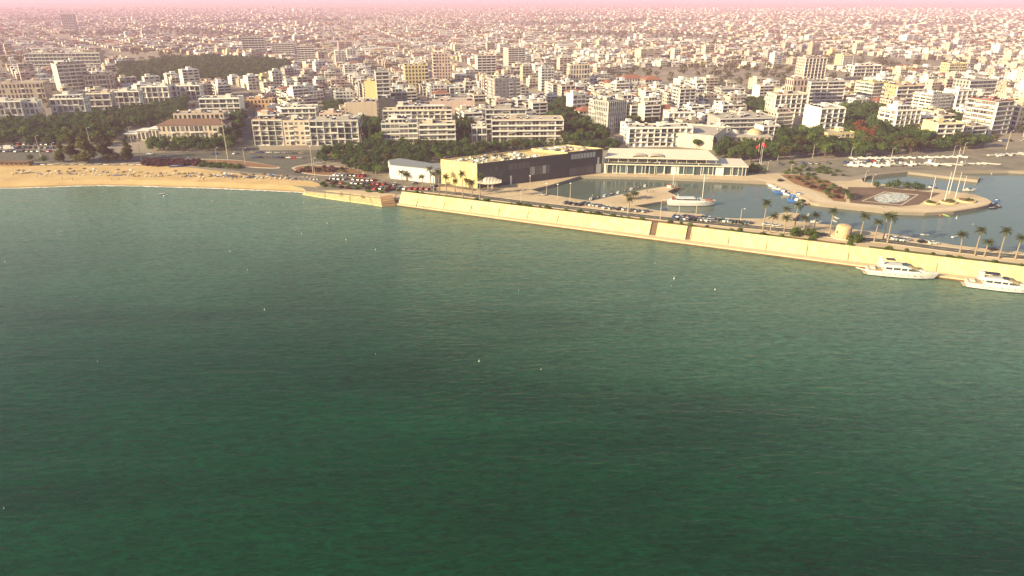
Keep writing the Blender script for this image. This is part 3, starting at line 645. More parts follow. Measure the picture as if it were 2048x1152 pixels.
# front rows, left to right
LM = [  # px0, pyb, pxr, pytop, depth, psi, storeys, style, wall, detail, label, extra
 (-30, 246, 52, 205, 14, 12, 3, 'grid', 'white', 2, 'white three-storey terrace with balcony grid at the left edge behind the park trees', {}),
 (56, 242, 84, 205, 12, 14, 3, 'punched', 'white', 2, 'narrow white three-storey house beside the terrace at the left edge', {}),
 (108, 236, 176, 199, 13, 10, 3, 'grid', 'white', 2, 'white balcony-grid block half hidden by the dark park trees', {'setback': True}),
 (180, 226, 228, 188, 12, 10, 3, 'bands', 'cream', 2, 'cream balcony block stepped behind the park, right of the half hidden grid block', {}),
 (230, 216, 284, 184, 12, 8, 3, 'grid', 'white', 2, 'white terrace with deep balcony bays at the back of the park', {}),
 (287, 206, 342, 174, 12, 6, 3, 'grid', 'white', 2, 'white arcaded terrace behind the park, below the dark wood', {}),
 (346, 202, 404, 172, 12, 6, 3, 'grid', 'white', 2, 'white arcaded terrace at the right end of the row below the wood', {}),
 (-60, 212, 96, 170, 20, 14, 4, 'punched', 'beige', 1, 'long beige four-storey block at the left edge below the stepped hotel', {}),
 (126, 190, 184, 131, 26, 42, 8, 'bands', 'cream', 2, 'tall cream hotel with long balcony bands and bright blank end wall', {'lstyle': 'blank', 'setback': True}),
 (176, 190, 232, 152, 16, 30, 4, 'punched', 'beige', 1, 'beige block directly right of the tall cream hotel', {}),
 (56, 136, 204, 108, 16, 8, 4, 'slabs', 'grey', 1, 'long low grey block with window bands behind the cream hotel', {}),
 (318, 281, 456, 251, 16, 6, 2, 'punched', 'cream', 2, 'cream seafront villa with brown hipped roof behind the hedge of trees', {'roof': 'tilebrown'}),
 (352, 262, 452, 229, 14, 6, 3, 'punched', 'beige', 1, 'beige flat-roofed wing rising behind the brown-roofed villa', {}),
 (404, 236, 484, 198, 16, 6, 4, 'slabs', 'white', 2, 'white framed block with deep shaded loggias left of the side street', {'lstyle': 'blank', 'rstyle': 'blank'}),
 (487, 217, 546, 200, 12, 6, 2, 'punched', 'orange', 1, 'low orange two-storey block at the head of the side street', {}),
 (511, 291, 570, 241, 15, 3, 5, 'grid', 'beige', 2, 'front-row block with deep balconies, left corner at the side street', {'setback': True}),
 (571, 291, 623, 243, 15, 3, 5, 'punched', 'cream', 2, 'cream front-row block in the middle of the terrace by the junction', {}),
 (624, 291, 720, 242, 15, 3, 4, 'grid', 'grey', 2, 'front-row grey block with white frame and glazed balcony bays by the tall green trees', {}),
 (566, 246, 634, 217, 18, 6, 3, 'slabs', 'white', 2, 'white block with long shaded loggia rising behind the front row', {'lstyle': 'blank'}),
 (640, 250, 686, 228, 14, 3, 3, 'punched', 'pink', 1, 'plain pinkish block standing behind the glazed front-row block', {}),
 (697, 245, 756, 206, 22, 4, 3, 'blank', 'beige', 1, 'big windowless beige hall beside the yellow tower', {}),
 (757, 228, 783, 144, 16, 14, 11, 'slabs', 'grey', 2, 'yellow-sided tower with dark banded glazing on its front', {'lstyle': 'blank'}),
 (733, 226, 756, 164, 12, 6, 9, 'blank', 'yellow', 2, 'bright yellow windowless stair wing on the left of the banded tower', {}),
 (760, 248, 792, 200, 14, 6, 6, 'blank', 'slate', 1, 'dark slate windowless block at the foot of the yellow tower', {}),
 (768, 262, 905, 222, 14, 4, 5, 'grid', 'cream', 2, 'cream arcaded block stepped up behind the white front-row pair', {'setback': True}),
 (765, 289, 836, 249, 14, 7, 4, 'glass', 'white', 2, 'white front-row block with rounded corner and blue glazed bays beside the green gap', {'setback': True}),
 (840, 290, 912, 250, 14, 5, 4, 'bands', 'cream', 2, 'front-row cream block with stacked balconies left of the cypress gap', {}),
 (944, 285, 974, 255, 12, 5, 2, 'punched', 'white', 2, 'small white gabled house squeezed between the cypress gap and the long banded block', {}),
 (984, 284, 1126, 241, 17, 3, 4, 'bands', 'beige', 2, 'long beige front-row block with four even rows of balconies', {}),
 (972, 268, 1052, 219, 14, 3, 5, 'slabs', 'grey', 2, 'taller grey wing with red roof edge behind the long banded block', {}),
 (990, 215, 1040, 160, 24, 22, 8, 'punched', 'grey', 2, 'eight-storey tower with bright yellow-white flank and grey front in mid town', {'lstyle': 'punched'}),
 (1145, 228, 1170, 190, 14, 22, 4, 'punched', 'white', 2, 'white cube block left of the finned office building', {'lstyle': 'blank'}),
 (1213, 268, 1249, 205, 17, 34, 6, 'fins', 'grey', 2, 'grey office block with close vertical fins among the trees', {'lstyle': 'fins'}),
 (1256, 294, 1382, 257, 16, 4, 4, 'grid', 'white', 2, 'white four-storey front-row block with glazed frame bays above the harbour restaurant', {'lstyle': 'punched'}),
 (1436, 264, 1548, 238, 24, 8, 3, 'slabs', 'grey', 2, 'low block with dark recessed balconies and bright white gable', {'lstyle': 'blank'}),
 (1335, 252, 1388, 226, 14, 6, 3, 'grid', 'white', 2, 'low white house with balcony frames behind the harbour front-row block', {}),
 (1424, 300, 1450, 274, 36, 62, 2, 'blank', 'cream', 2, 'low pale cultural hall beside the two domes', {'lstyle': 'blank', 'clutter': .1}),
 (1545, 236, 1608, 190, 16, 10, 5, 'grid', 'cream', 2, 'cream-white six-bay block with open balcony grid left of the big banded block', {}),
 (1613, 215, 1682, 164, 20, 8, 7, 'bands', 'grey', 2, 'big grey seven-storey block with long white balcony bands', {}),
 (1604, 165, 1646, 117, 18, 14, 8, 'grid', 'pink', 1, 'pinkish tower with open frames above the big banded block', {}),
 (1634, 265, 1682, 218, 22, 12, 5, 'grid', 'white', 2, 'white five-storey block with bright blank flank above the harbour trees', {'lstyle': 'blank', 'rstyle': 'blank'}),
 (1652, 286, 1706, 268, 14, 10, 2, 'punched', 'yellow', 2, 'low pale yellow annex half sunk in trees in front of the white five-storey block', {}),
 (1740, 208, 1779, 167, 24, 18, 6, 'glass', 'yellow', 2, 'pale yellow office with dark ribbon windows behind the round-crowned trees', {'lstyle': 'glass'}),
 (1786, 214, 1840, 172, 20, 10, 5, 'bands', 'orange', 2, 'orange balconied block right of the ribbon-window office', {}),
 (1858, 229, 1896, 190, 20, 22, 6, 'punched', 'white', 2, 'white block with curved balcony bands on its sunny side, behind the leafy hotel', {'lstyle': 'bands'}),
 (1784, 267, 1832, 222, 18, 14, 5, 'grid', 'white', 2, 'white terraced block with roof gardens between wood and low hotel', {'lstyle': 'bands', 'setback': True}),
 (1866, 287, 1918, 248, 16, 8, 4, 'bands', 'yellow', 2, 'low yellow hotel with brown balcony bands on the esplanade', {'lstyle': 'blank'}),
 (1977, 270, 2010, 204, 24, 22, 7, 'slabs', 'red', 2, 'dark red and grey tower with white storey bands at the right esplanade', {'lstyle': 'bands'}),
 (2030, 262, 2120, 205, 18, 10, 6, 'punched', 'yellow', 2, 'yellow hotel at the right edge of the photo', {'lstyle': 'bands'}),
 (1905, 226, 1944, 182, 16, 14, 5, 'grid', 'white', 2, 'white balcony-grid block left of the dark red tower', {}),
 (1930, 200, 1985, 162, 20, 16, 5, 'slabs', 'grey', 1, 'grey banded office behind the dark red tower', {}),
 (488, 112, 532, 75, 20, 14, 8, 'slabs', 'grey', 1, 'far grey slab tower right of the wood', {}),
 (546, 112, 590, 88, 20, 10, 6, 'slabs', 'grey', 1, 'lower grey far block beside the grey slab tower', {}),
 (597, 128, 632, 93, 20, 14, 8, 'bands', 'pink', 1, 'pinkish far block with white bands, rightmost of the three beyond the wood', {}),
 (1016, 136, 1050, 97, 24, 18, 9, 'bands', 'pink', 1, 'far striped tower with a bright white edge on the skyline of mid town', {'lstyle': 'blank'}),
 (868, 165, 902, 108, 22, 10, 9, 'punched', 'pink', 1, 'pinkish nine-storey far tower with dark top storey', {}),
 (812, 182, 858, 132, 20, 14, 7, 'punched', 'yellow', 1, 'pale yellow far tower right of the banded tower', {}),
 (955, 150, 992, 112, 18, 14, 7, 'bands', 'pink', 1, 'far pinkish balcony tower with bright flank left of the striped tower', {'lstyle': 'blank'}),
 (1682, 138, 1702, 111, 18, 14, 7, 'bands', 'yellow', 1, 'small far yellow tower alone among low houses on the right', {}),
 (128, 62, 152, 29, 26, 14, 10, 'slabs', 'grey', 1, 'dark lone far tower high in the haze at upper left', {}),
 (1242, 172, 1290, 158, 20, 10, 2, 'punched', 'white', 1, 'white hall with red tiled roof in mid town', {'roof': 'tile'}),
 (1290, 180, 1322, 160, 20, 10, 3, 'punched', 'grey', 1, 'grey hall with red-brown roof beside the white red-roofed hall', {'roof': 'tile'}),
 (1440, 190, 1488, 178, 18, 8, 2, 'slabs', 'grey', 1, 'wide grey hall with a peaked roof edge amid white houses', {}),
 (1578, 225, 1606, 160, 14, 10, 5, 'punched', 'pink', 1, 'pinkish block in the gap behind the open-grid block', {}),
 (1705, 152, 1760, 132, 16, 10, 3, 'bands', 'white', 1, 'long white far building with bands left of far yellow hotel', {}),
 (1895, 150, 1930, 128, 16, 12, 4, 'punched', 'yellow', 1, 'far yellowish block with bright flank at upper right', {}),
 (1140, 178, 1178, 130, 16, 12, 5, 'punched', 'cream', 1, 'cream far block with stepped top behind the street trees', {}),
 (860, 228, 950, 204, 22, 6, 2, 'blank', 'pink', 1, 'wide plain pinkish-brown hall behind the arcaded front blocks', {}),
]
for (a, b, c, d, D_, ps, n_, sty, wm, det, lab, ex) in LM:
    place(a, b, c, d, D_, ps, n_, sty, wm, lab, det, 'tower_block' if 'tower' in lab else 'hotel' if 'hotel' in lab else 'apartment_building', **ex)
# curving steps in front of the villa
vt = thing('villa_terrace', 'pale terraced wing stepping down on the left of the brown-roofed villa', 'terrace wing')
for k, (x0, x1, yb_, yt_) in enumerate(((300, 320, 281, 258), (276, 300, 281, 262), (248, 276, 280, 268))):
    C = at(x0, yb_); C2 = at(x1, yb_ + .3); h = height_at(C, yt_); mb = MB()
    mb.box(C.x, C2.x - .05, C.y, C.y + 12, -.2, h); o = mb.build('wing', M['cream'], vt); o.location = (0, 0, GZ)
    mb = MB(); mb.box(C.x - .5, C2.x + .3, C.y - 1, C.y + 12.5, h, h + .3)
    o = mb.build('terrace_slab', M['slab'], vt); o.location = (0, 0, GZ)
    for j in range(3):
        xx = C.x + (C2.x - C.x) * (j + .2) / 3
        o = link('window', WIN, vt); o.location = (xx, C.y - .01, GZ + .6); o.scale = ((C2.x - C.x) / 4.5, 1, h - 1.4)

# domes of the cultural hall
dm = thing('domed_hall', 'low hall roof carrying two small pale domes above the flag poles', 'domed building', at(1448, 285), 0)
for k, (x_, y_, r_) in enumerate(((1471, 270, 4.2), (1513, 272, 5.4))):
    c = at(x_, 282); o0 = Vector((c.x, c.y + 6, GZ)) - dm.location
    mb = MB(); mb.tube((o0.x, o0.y, 4.0), (o0.x, o0.y, 5.2), r_ + .4, n=20); mb.build('drum', M['cream'], dm)
    secs = [[(o0.x + r_ * math.cos(t) * math.cos(a), o0.y + r_ * math.sin(t) * math.cos(a), 5.2 + r_ * .62 * math.sin(a)) for t in [2 * math.pi * j / 20 for j in range(20)]] for a in [R(x) for x in (0, 20, 40, 60, 75, 87)]]
    mb = MB(); mb.loft(secs); mb.build('dome', M['stone'] if k else M['awning'], dm)
c0 = at(1448, 285) - dm.location; c1 = at(1540, 283) - dm.location
mb = MB(); mb.box(c0.x, c1.x, 0, 16, -.3, 4.0); mb.m = 1; mb.box(c0.x - .6, c1.x + .6, -.6, 16.6, 4.0, 4.35); mb.build('hall_block', [M['cream'], M['roof']], dm)
for j in range(8):
    mb = MB(); xx = c0.x + (c1.x - c0.x) * (j + .5) / 8; mb.box(xx - .9, xx + .9, -.05, 0, .6, 3.4); mb.build('window', M['glass'], dm)
FOOT.append((dm.location.x + (c1.x) / 2, dm.location.y + 8, 16, 1448, 1540, 262, 285, dm.location.y + 8))

# ---- museum-like dark hall at the marina
A_, B_, C_ = at(883, 367), at(955, 377.5), at(1204, 345)
mu = thing('harbour_hall', 'large harbourside hall with bright yellowish end wall and long dark slate side', 'hall', A_)
HL = height_at(B_, 327.5); D_ = A_ + (C_ - B_)
HU = height_at(C_, 300) * 1.07; f_ = .70
def loc(v_): return (v_ - mu.location)
P1 = B_.lerp(C_, f_); P2 = A_.lerp(D_, f_)
pa, pb, pc, pd = [loc(v_) for v_ in (A_, B_, P1, P2)]
def slabpoly(name, pts, z0, z1, m, root): mb = MB(); mb.prism([(q[0], q[1]) for q in pts], z0, z1); return mb.build(name, m, root)
slabpoly('end_block', [pa, pb, pc, pd], -.3, HL - .9, M['seawall'], mu)
def wallpiece(name, p0, p1, z0, z1, th, m, root, out=0):
    d = (p1 - p0); d.z = 0; d.normalize(); n_ = Vector((d.y, -d.x, 0))
    q = [p0 + n_ * out, p1 + n_ * out, p1 + n_ * (out - th), p0 + n_ * (out - th)]
    return slabpoly(name, q, z0, z1, m, root)
wallpiece('end_wall', pa, pb, -.3, HL, .35, M['seawall'], mu, .02)
wallpiece('slate_wall', pb, pc, -.3, HL, .35, M['slate'], mu, .02)
wallpiece('rear_parapet', pd, pa, HL - .9, HL, .3, M['seawall'], mu)
pe, pf = loc(C_), loc(D_)
slabpoly('upper_block', [pc, pe, pf, pd], -.3, HU - .6, M['seawall'], mu)
wallpiece('upper_slate_wall', pc, pe, -.3, HU, .35, M['slate'], mu, .03)
wallpiece('upper_end_wall', pd, pc, HL - .88, HU, .3, M['seawall'], mu, .02)
wallpiece('upper_right_wall', pe, pf, -.3, HU, .3, M['seawall'], mu, .02)
wallpiece('upper_rear_parapet', pf, pd, HU - .58, HU, .3, M['seawall'], mu)
u = (pe - pb); LS = u.length; u.normalize(); nrm = Vector((u.y, -u.x, 0))
def side(x0, x1, z0, z1, name, m, out=.07, th=.1):
    p0 = pb + u * (x0 * LS); p1 = pb + u * (x1 * LS); wallpiece(name, p0, p1, z0, z1, th, m, mu, out)
for x0, x1 in ((.235, .27), (.275, .30), (.31, .335), (.34, .36), (.365, .40)): side(x0, x1, HL * .6, HL * .84, 'window', M['curtain'])
for x0 in (.03, .09, .13): side(x0, x0 + .02, HL * .6, HL * .8, 'window', M['glassblue'])
side(.40, .405, 2.2, HL * .62, 'window_mullion', M['frame'], .12)
for k in range(5): side(.41 + k * .03, .436 + k * .03, HL * .28, HL * .62, 'window', M['blind' if k % 3 == 0 else 'curtain'])
for k in range(8): side(.73 + k * .026, .752 + k * .026, HU * .70, HU * .90, 'window', M['frame'], .09)
for k in range(3): side(.72 + k * .07, .785 + k * .07, .5, HU * .34, 'window', M['curtain'], .09)
side(.945, .985, .3, HU * .38, 'portal', M['slab'], .5, .5)
side(.955, .968, HU * .38, HU * .66, 'white_pier', M['slab'], .3, .3)
for k in range(4): side(.13 + k * .035, .15 + k * .035, .1, HL * .42, 'entrance_door', M['glassblue'], .09)
side(.10, .115, 0, HL * .36, 'white_pier', M['slab'], .6, .5); side(.245, .255, 0, HL * .36, 'white_pier', M['slab'], .6, .5)
rg = random.Random(4)
ax, bx = (pd - pa), (pb - pa)
for k in range(70):                                  # machines and folded loungers on the lower roof
    s_, t_ = rg.uniform(.05, .75), rg.uniform(.12, .92); c = pa + ax * s_ + bx * t_; sz = rg.uniform(.7, 1.9); mb = MB(); h = rg.uniform(.5, 1.5)
    mb.box(-sz, sz, -sz * .4, sz * .4, 0, h * .5); mb.box(-sz * .8, sz * .1, -sz * .5, sz * .5, h * .5, h)
    o = mb.build('rooftop_unit', M[rg.choice(['tank', 'tank', 'metal', 'darkmetal', 'slab'])], mu); o.location = (c.x, c.y, HL - .9); o.rotation_euler = (0, 0, rg.uniform(0, 3))
ax2, bx2 = (pf - pd), (pc - pd)
for k in range(22):
    c = pd + ax2 * rg.uniform(.05, .95) + bx2 * rg.uniform(.1, .9); mb = MB(); sz = rg.uniform(.8, 2.6); h = rg.uniform(.4, 1.3)
    mb.box(-sz, sz, -sz * .6, sz * .6, 0, h); o = mb.build('rooftop_unit', M[rg.choice(['tank', 'cream', 'metal', 'tile'])], mu); o.location = (c.x, c.y, HU - .6); o.rotation_euler = (0, 0, rg.uniform(0, 3))
FOOT.append((*(mu.location + (pa + pe) / 2)[:2], 50, 885, 1206, 300, 377, 360))
# entrance canopy: pointed white shell on two posts
cn = thing('entrance_canopy', 'white curved pointed canopy on two posts at the corner of the dark hall', 'canopy', at(985, 377))
e0, e1, tip = at(957, 378) - cn.location, at(1003, 376) - cn.location, Vector((0, 3, 0))
secs = []
for i in range(9):
    f = i / 8; x = (e0.x - 1) + (e1.x - e0.x + 1) * f; top_ = 4.2 + 3.6 * (1 - abs(f - .38) / .62) ** 1.3 if abs(f - .38) < .62 else 4.2
    secs.append([(x, -2.5 + 1.5 * abs(f - .4), 4.0 - .8 * math.sin(math.pi * f)), (x, 4, top_), (x, 4, top_ - .3), (x, -2.4 + 1.5 * abs(f - .4), 3.7 - .8 * math.sin(math.pi * f))])
mb = MB(); mb.loft(secs); mb.build('canopy_shell', M['awning'], cn)
for x in (e0.x + 5.5, e0.x + 8): mb = MB(); mb.tube((x, -1, 0), (x, -1, 3.3), .22); mb.build('post', M['slab'], cn)
# white curved wing on the left
wg = thing('white_wing', 'long low white wing with dark roof beside the palms, left of the yellowish end wall', 'wing', at(781, 357))
w0, w1, w2, w3 = at(781, 357), at(870, 366.5), at(882, 352), at(790, 346); HWg = height_at(at(781, 357), 335) * 1.15
pts = [v_ - wg.location for v_ in (w0, w1, w1 + Vector((8, 9, 0)), w3 + Vector((2, 6, 0)), w3 + Vector((-4, 0, 0)))]
slabpoly('wall', pts, -.3, HWg, M['boatwhite'], wg)
slabpoly('roof', [p_ * .97 + Vector((.5, .6, 0)) for p_ in pts], HWg, HWg + .4, M['metal'], wg)
FOOT.append((-50, 362, 22, 775, 885, 330, 367, 365))
# harbour restaurant with terrace roof
rs = thing('harbour_restaurant', 'two-storey glazed harbour restaurant under a long pale tilted roof', 'restaurant', at(1208, 347))
r0, r1 = Vector((0, 0, 0)), at(1492, 353) - rs.location; ud = r1.copy(); ud.z = 0; RL = ud.length; ud.normalize(); un = Vector((-ud.y, ud.x, 0))
HR = height_at(at(1350, 349), 329)
def rp(x, y): v_ = ud * (x * RL) + un * y; return v_
def rbox(name, x0, x1, y0, y1, z0, z1, m, root=rs): return slabpoly(name, [rp(x0, y0), rp(x1, y0), rp(x1, y1), rp(x0, y1)], z0, z1, m, root)
rbox('ground_floor', 0, 1, 1.5, 22, -.2, HR - .7, M['slab'])
rbox('terrace_slab', -.002, 1.01, 0, 22.4, HR - .7, HR - .02, M['awning'])
for k in range(19):
    x = .012 + k * .052
    if k in (9, 15): continue
    rbox('shop_window', x, x + .046, 1.38, 1.46, .35 if k % 3 else .1, HR - 1.0, M['glassblue'])
for k in range(15): mb = MB(); c = rp(.02 + k * .068, .6); mb.tube((c.x, c.y, 0), (c.x, c.y, HR - .7), .16); mb.build('column', M['slab'], rs)
rbox('upper_floor', .02, .74, 8, 20, HR - .01, HR + 2.9, M['grey'])
for k in range(16): rbox('window', .03 + k * .044, .068 + k * .044, 7.9, 7.97, HR + .3, HR + 2.7, M['glassblue'])
for k in range(12): mb = MB(); c = rp(.03 + k * .069, 3.2); mb.tube((c.x, c.y, HR - .02), (c.x, c.y, HR + 3.0), .12); mb.build('terrace_post', M['slab'], rs)
rbox('terrace_rail', 0, .82, .3, .38, HR - .02, HR + .95, M['glassblue'])
q0, q1, q2, q3 = rp(.0, 2), rp(.80, 2), rp(.755, 20), rp(.04, 20); mb = MB()
mb.add([(q0.x, q0.y, HR + 3.0), (q1.x, q1.y, HR + 3.0), (q2.x, q2.y, HR + 5.4), (q3.x, q3.y, HR + 5.4), (q0.x, q0.y, HR + 3.35), (q1.x, q1.y, HR + 3.35), (q2.x, q2.y, HR + 5.75), (q3.x, q3.y, HR + 5.75)], [(3, 2, 1, 0), (4, 5, 6, 7), (0, 1, 5, 4), (1, 2, 6, 5), (2, 3, 7, 6), (3, 0, 4, 7)])
mb.build('pitched_roof', M['awning'], rs)
for k, f in enumerate((.25, .37)):
    secs = []
    for i in range(9):
        a = math.pi * i / 8; c = rp(f + .055 * math.cos(a), 3.5); zz = HR + 3.65 + 1.3 * math.sin(a); c2 = rp(f + .055 * math.cos(a), 7.5); secs.append([(c.x, c.y, zz), (c2.x, c2.y, zz + .5), (c2.x, c2.y, zz + .3), (c.x, c.y, zz - .2)])
    mb = MB(); mb.loft(secs); mb.build('roof_vault', M['roof'], rs)
rg = random.Random(9)
for k in range(26):
    c = rp(rg.uniform(.03, .76), rg.uniform(1.2, 6)) + rs.location; t = MB(); t.tube((0, 0, 0), (0, 0, .7), .06); t.tube((0, 0, .7), (0, 0, .76), .5, n=8)
    for s_ in (-.8, .8): t.box(s_ - .22, s_ + .22, -.22, .22, 0, .45); t.box(s_ + (.16 if s_ > 0 else -.22), s_ + (.22 if s_ > 0 else -.16), -.22, .22, .45, .9)
    if k == 0: TABLE = t.mesh('terrace_table', M['slab'])
    o = thing('terrace_table', 'pale terrace table with chairs under the long restaurant roof', 'table', (c.x, c.y, GZ + HR - .02), rg.uniform(0, 3), 'tables on the restaurant terrace', TABLE)
FOOT.append((*(rs.location + r1 / 2)[:2], 48, 1206, 1498, 296, 353, 375))
# round tower with its ring platform
rt = thing('round_stone_tower', 'squat round stone tower with domed top among the breakwater palms', 'tower', at(1685, 474))
HT = height_at(rt.location, 450); prof = [(3.5, 0), (3.5, HT * .2), (3.48, HT * .5), (3.42, HT * .8), (3.3, HT * .9), (2.9, HT * .97), (2.0, HT * 1.02), (.6, HT * 1.05)]
mb = MB(); rg = random.Random(1); mb.loft([[((r_ + rg.uniform(-.06, .06)) * math.cos(2 * math.pi * k / 28), (r_ + rg.uniform(-.06, .06)) * math.sin(2 * math.pi * k / 28), z_) for k in range(28)] for r_, z_ in prof]); mb.build('drum', M['stone'], rt)
mb = MB(); mb.tube((0, 0, -.2), (0, 0, .6), 5.2, n=30); mb.build('ring_platform', M['walk'], rt)
for k in range(4): mb = MB(); mb.box(-.35, .35, -3.58, -3.4, 2.2, 3.2); o = mb.build('slit_window', M['darkmetal'], rt); o.rotation_euler = (0, 0, .5 + k * 1.5)

# ------------------------------------------------------------ trees
def leaf_mesh(name, n, lobes, size, seed, m, flat=.75):
    rg = np.random.RandomState(seed); mb = MB(); V, F = [], []
    wts = np.array([l[3] ** 2 for l in lobes]); wts = wts / wts.sum()
    for i in range(n):
        lx, ly, lz, lr, lh = lobes[rg.choice(len(lobes), p=wts)]
        d = rg.normal(size=3); d /= np.linalg.norm(d); rad = rg.uniform(.55, 1.06) if rg.rand() < .8 else rg.uniform(.1, .7)
        c = np.array([lx + d[0] * lr * rad, ly + d[1] * lr * rad, lz + d[2] * lh * rad])
        nr = d + rg.normal(size=3) * .55; nr /= np.linalg.norm(nr)
        a = np.cross(nr, rg.normal(size=3)); a /= np.linalg.norm(a); b = np.cross(nr, a)
        s = size * rg.uniform(.55, 1.25); k = len(V)
        V += [tuple(c - a * s), tuple(c - b * s * flat), tuple(c + a * s), tuple(c + b * s * flat)]; F.append((k, k + 1, k + 2, k + 3))
    mb.add(V, F); return mb.mesh(name, m)
def trunk_mesh(h, r, seed, m, limbs=5, spread=2.2):
    rg = random.Random(seed); mb = MB(); p = Vector((0, 0, -.3)); q = Vector((rg.uniform(-.3, .3), rg.uniform(-.3, .3), h * .55)); mb.tube(p, q, r, r * .75)
    mb.tube(q, q + Vector((rg.uniform(-.4, .4), rg.uniform(-.4, .4), h * .7)), r * .75, r * .2)
    for k in range(limbs):
        a = 2 * math.pi * k / limbs + rg.uniform(-.4, .4); mb.tube(q, q + Vector((math.cos(a) * spread, math.sin(a) * spread, h * rg.uniform(.3, .7))), r * .45, r * .12, n=5)
    return mb.mesh('trunk', m)
def lobes_round(R_, H_, seed, n=7):
    rg = random.Random(seed); L_ = [(0, 0, H_ * .62, R_ * .62, H_ * .36)]
    for k in range(n):
        a = 2 * math.pi * k / n + rg.uniform(-.5, .5); rr_ = R_ * rg.uniform(.42, .62); s = R_ * rg.uniform(.32, .5)
        L_.append((math.cos(a) * rr_, math.sin(a) * rr_, H_ * rg.uniform(.38, .8), s, s * .85))
    return L_
def lobes_cone(R_, H_, seed):
    rg = random.Random(seed); L_ = []
    for k in range(11):
        f = k / 10; a = rg.uniform(0, 6.3); rr_ = R_ * (1 - f) * .45; L_.append((math.cos(a) * rr_, math.sin(a) * rr_, H_ * (.1 + .86 * f), R_ * (1.05 - f) * .62 + .25, H_ * .1))
    return L_
TREE = {}
def reg_tree(key, lob, n, size, seed, m, trunk):
    TREE.setdefault(key, []).append((leaf_mesh('crown', n, lob, size, seed, m), trunk))
TR1 = trunk_mesh(3.4, .26, 1, M['wood']); TR2 = trunk_mesh(4.4, .32, 2, M['wood'], 6, 2.8); TRC = trunk_mesh(9, .4, 3, M['wood'], 3, 1.2)
for i in range(4):
    reg_tree('green', lobes_round(4.0, 6.4, i), 1500, .42, 10 + i, M['leaf'], TR1)
    reg_tree('dark', lobes_round(4.6, 7.4, 20 + i), 1700, .45, 30 + i, M['leafdark'], TR2)
for i in range(2):
    reg_tree('olive', lobes_round(4.2, 6.8, 50 + i), 1300, .42, 60 + i, M['leafolive'], TR1)
    reg_tree('cypress', [(0, 0, 1.5 + k * 1.1, (1.5 - .13 * k) , 1.1) for k in range(9)], 1300, .34, 70 + i, M['leafdark'], TRC)
    reg_tree('casuarina', lobes_cone(4.6, 14.5, 80 + i), 2600, .42, 90 + i, M['leafolive'], TRC)
    reg_tree('shrub', [(0, 0, .8, 1.3, .9), (.9, .3, .6, .9, .7), (-.8, -.4, .6, .9, .6)], 420, .24, 100 + i, M['leaf'], None)
    reg_tree('purple', [(0, 0, 1.1, 1.7, 1.1), (1.3, .3, .8, 1.2, .8), (-1.2, -.4, .8, 1.2, .8)], 600, .26, 110 + i, M['bougain'], None)
reg_tree('rust', lobes_round(4.6, 6.6, 71), 1500, .42, 120, M['leafrust'], TR1)
NT = {'broad': 0}; FARTREE = []
KN = {'green': 'broadleaf_tree', 'dark': 'broadleaf_tree', 'olive': 'broadleaf_tree', 'rust': 'broadleaf_tree', 'cypress': 'cypress_tree', 'casuarina': 'casuarina_tree', 'shrub': 'shrub', 'purple': 'flowering_shrub'}
TREEREQ = []
def tree(kind, P, sc, label, group=None, num=False): TREEREQ.append((kind, P, sc, label, group, num))
def make_tree(kind, P, sc, label, group, num, i):
    rg = random.Random(i * 7 + 3); cr, tk = TREE[kind][rg.randrange(len(TREE[kind]))]
    rz = rg.uniform(0, 6.28); s3 = (sc * rg.uniform(.92, 1.08), sc * rg.uniform(.92, 1.08), sc * rg.uniform(.9, 1.12))
    if tk is None:
        o = thing(KN[kind], label, 'shrub', P, rz, group, cr); o.scale = s3
    else:
        o = thing(KN[kind], label, 'tree', P, rz, group); o.scale = s3; link('trunk', tk, o); link('crown', cr, o, (0, 0, 1.6 if kind != 'casuarina' else 1.2))
    if num: numbered(o, label, P)
BLK = []
def free(x, y, r): return all((x - f[0]) ** 2 + (y - f[1]) ** 2 > (f[2] * .8 + r) ** 2 for f in FOOT)
ZP = []
def zone(poly, spacing, kinds, sc, what, where, seed, chk=True, zone_ex=True):
    rg = random.Random(seed); pts = []
    xs = [q[0] for q in poly]; ys = [q[1] for q in poly]; W_ = [at(q[0], q[1]) for q in poly]
    x0, x1 = min(v_.x for v_ in W_), max(v_.x for v_ in W_); y0, y1 = min(v_.y for v_ in W_), max(v_.y for v_ in W_)
    wp = [(v_.x, v_.y) for v_ in W_]; n_try = int((x1 - x0) * (y1 - y0) / spacing ** 2 * 6) + 20
    if zone_ex: ZP.append(wp)
    pending = {}
    for _ in range(n_try):
        x, y = rg.uniform(x0, x1), rg.uniform(y0, y1)
        if not inpoly(x, y, wp): continue
        if chk and not free(x, y, 1.5): continue
        if any((x - a) ** 2 + (y - b) ** 2 < (spacing * .8) ** 2 for a, b in pts): continue
        pts.append((x, y)); k = rg.choice(kinds)
        word = {'green': 'leafy', 'dark': 'dark', 'olive': 'olive brown', 'rust': 'rusty orange', 'cypress': 'cypress-like', 'casuarina': 'feathery conical', 'shrub': 'green', 'purple': 'purplish'}[k]
        dep = (y - y0) / max(1, y1 - y0); wh = where
        if where.startswith('in the ') and y1 - y0 > 25: wh = ('front' if dep < .33 else 'middle' if dep < .66 else 'rear') + ' of ' + where[3:]
        pending.setdefault('%s %s %s' % (word, what, ('at ' + wh) if wh is not where else where), []).append((k, Vector((x, y, GZ)), sc * rg.uniform(.78, 1.2)))
    for lab, ls in pending.items():
        for k, P_, s_ in ls: tree(k, P_, s_, lab, '%ss %s' % (what, where), len(ls) <= 12)
G, Dk, O_ = 'green', 'dark', 'olive'
zone([(-40, 292), (-40, 250), (110, 246), (200, 234), (330, 214), (372, 206), (372, 246), (320, 256), (250, 264), (240, 280), (190, 296), (120, 290)], 8.2, [G, G, Dk, Dk, O_], 1.0, 'tree', 'in the park belt behind the beach road', 1)
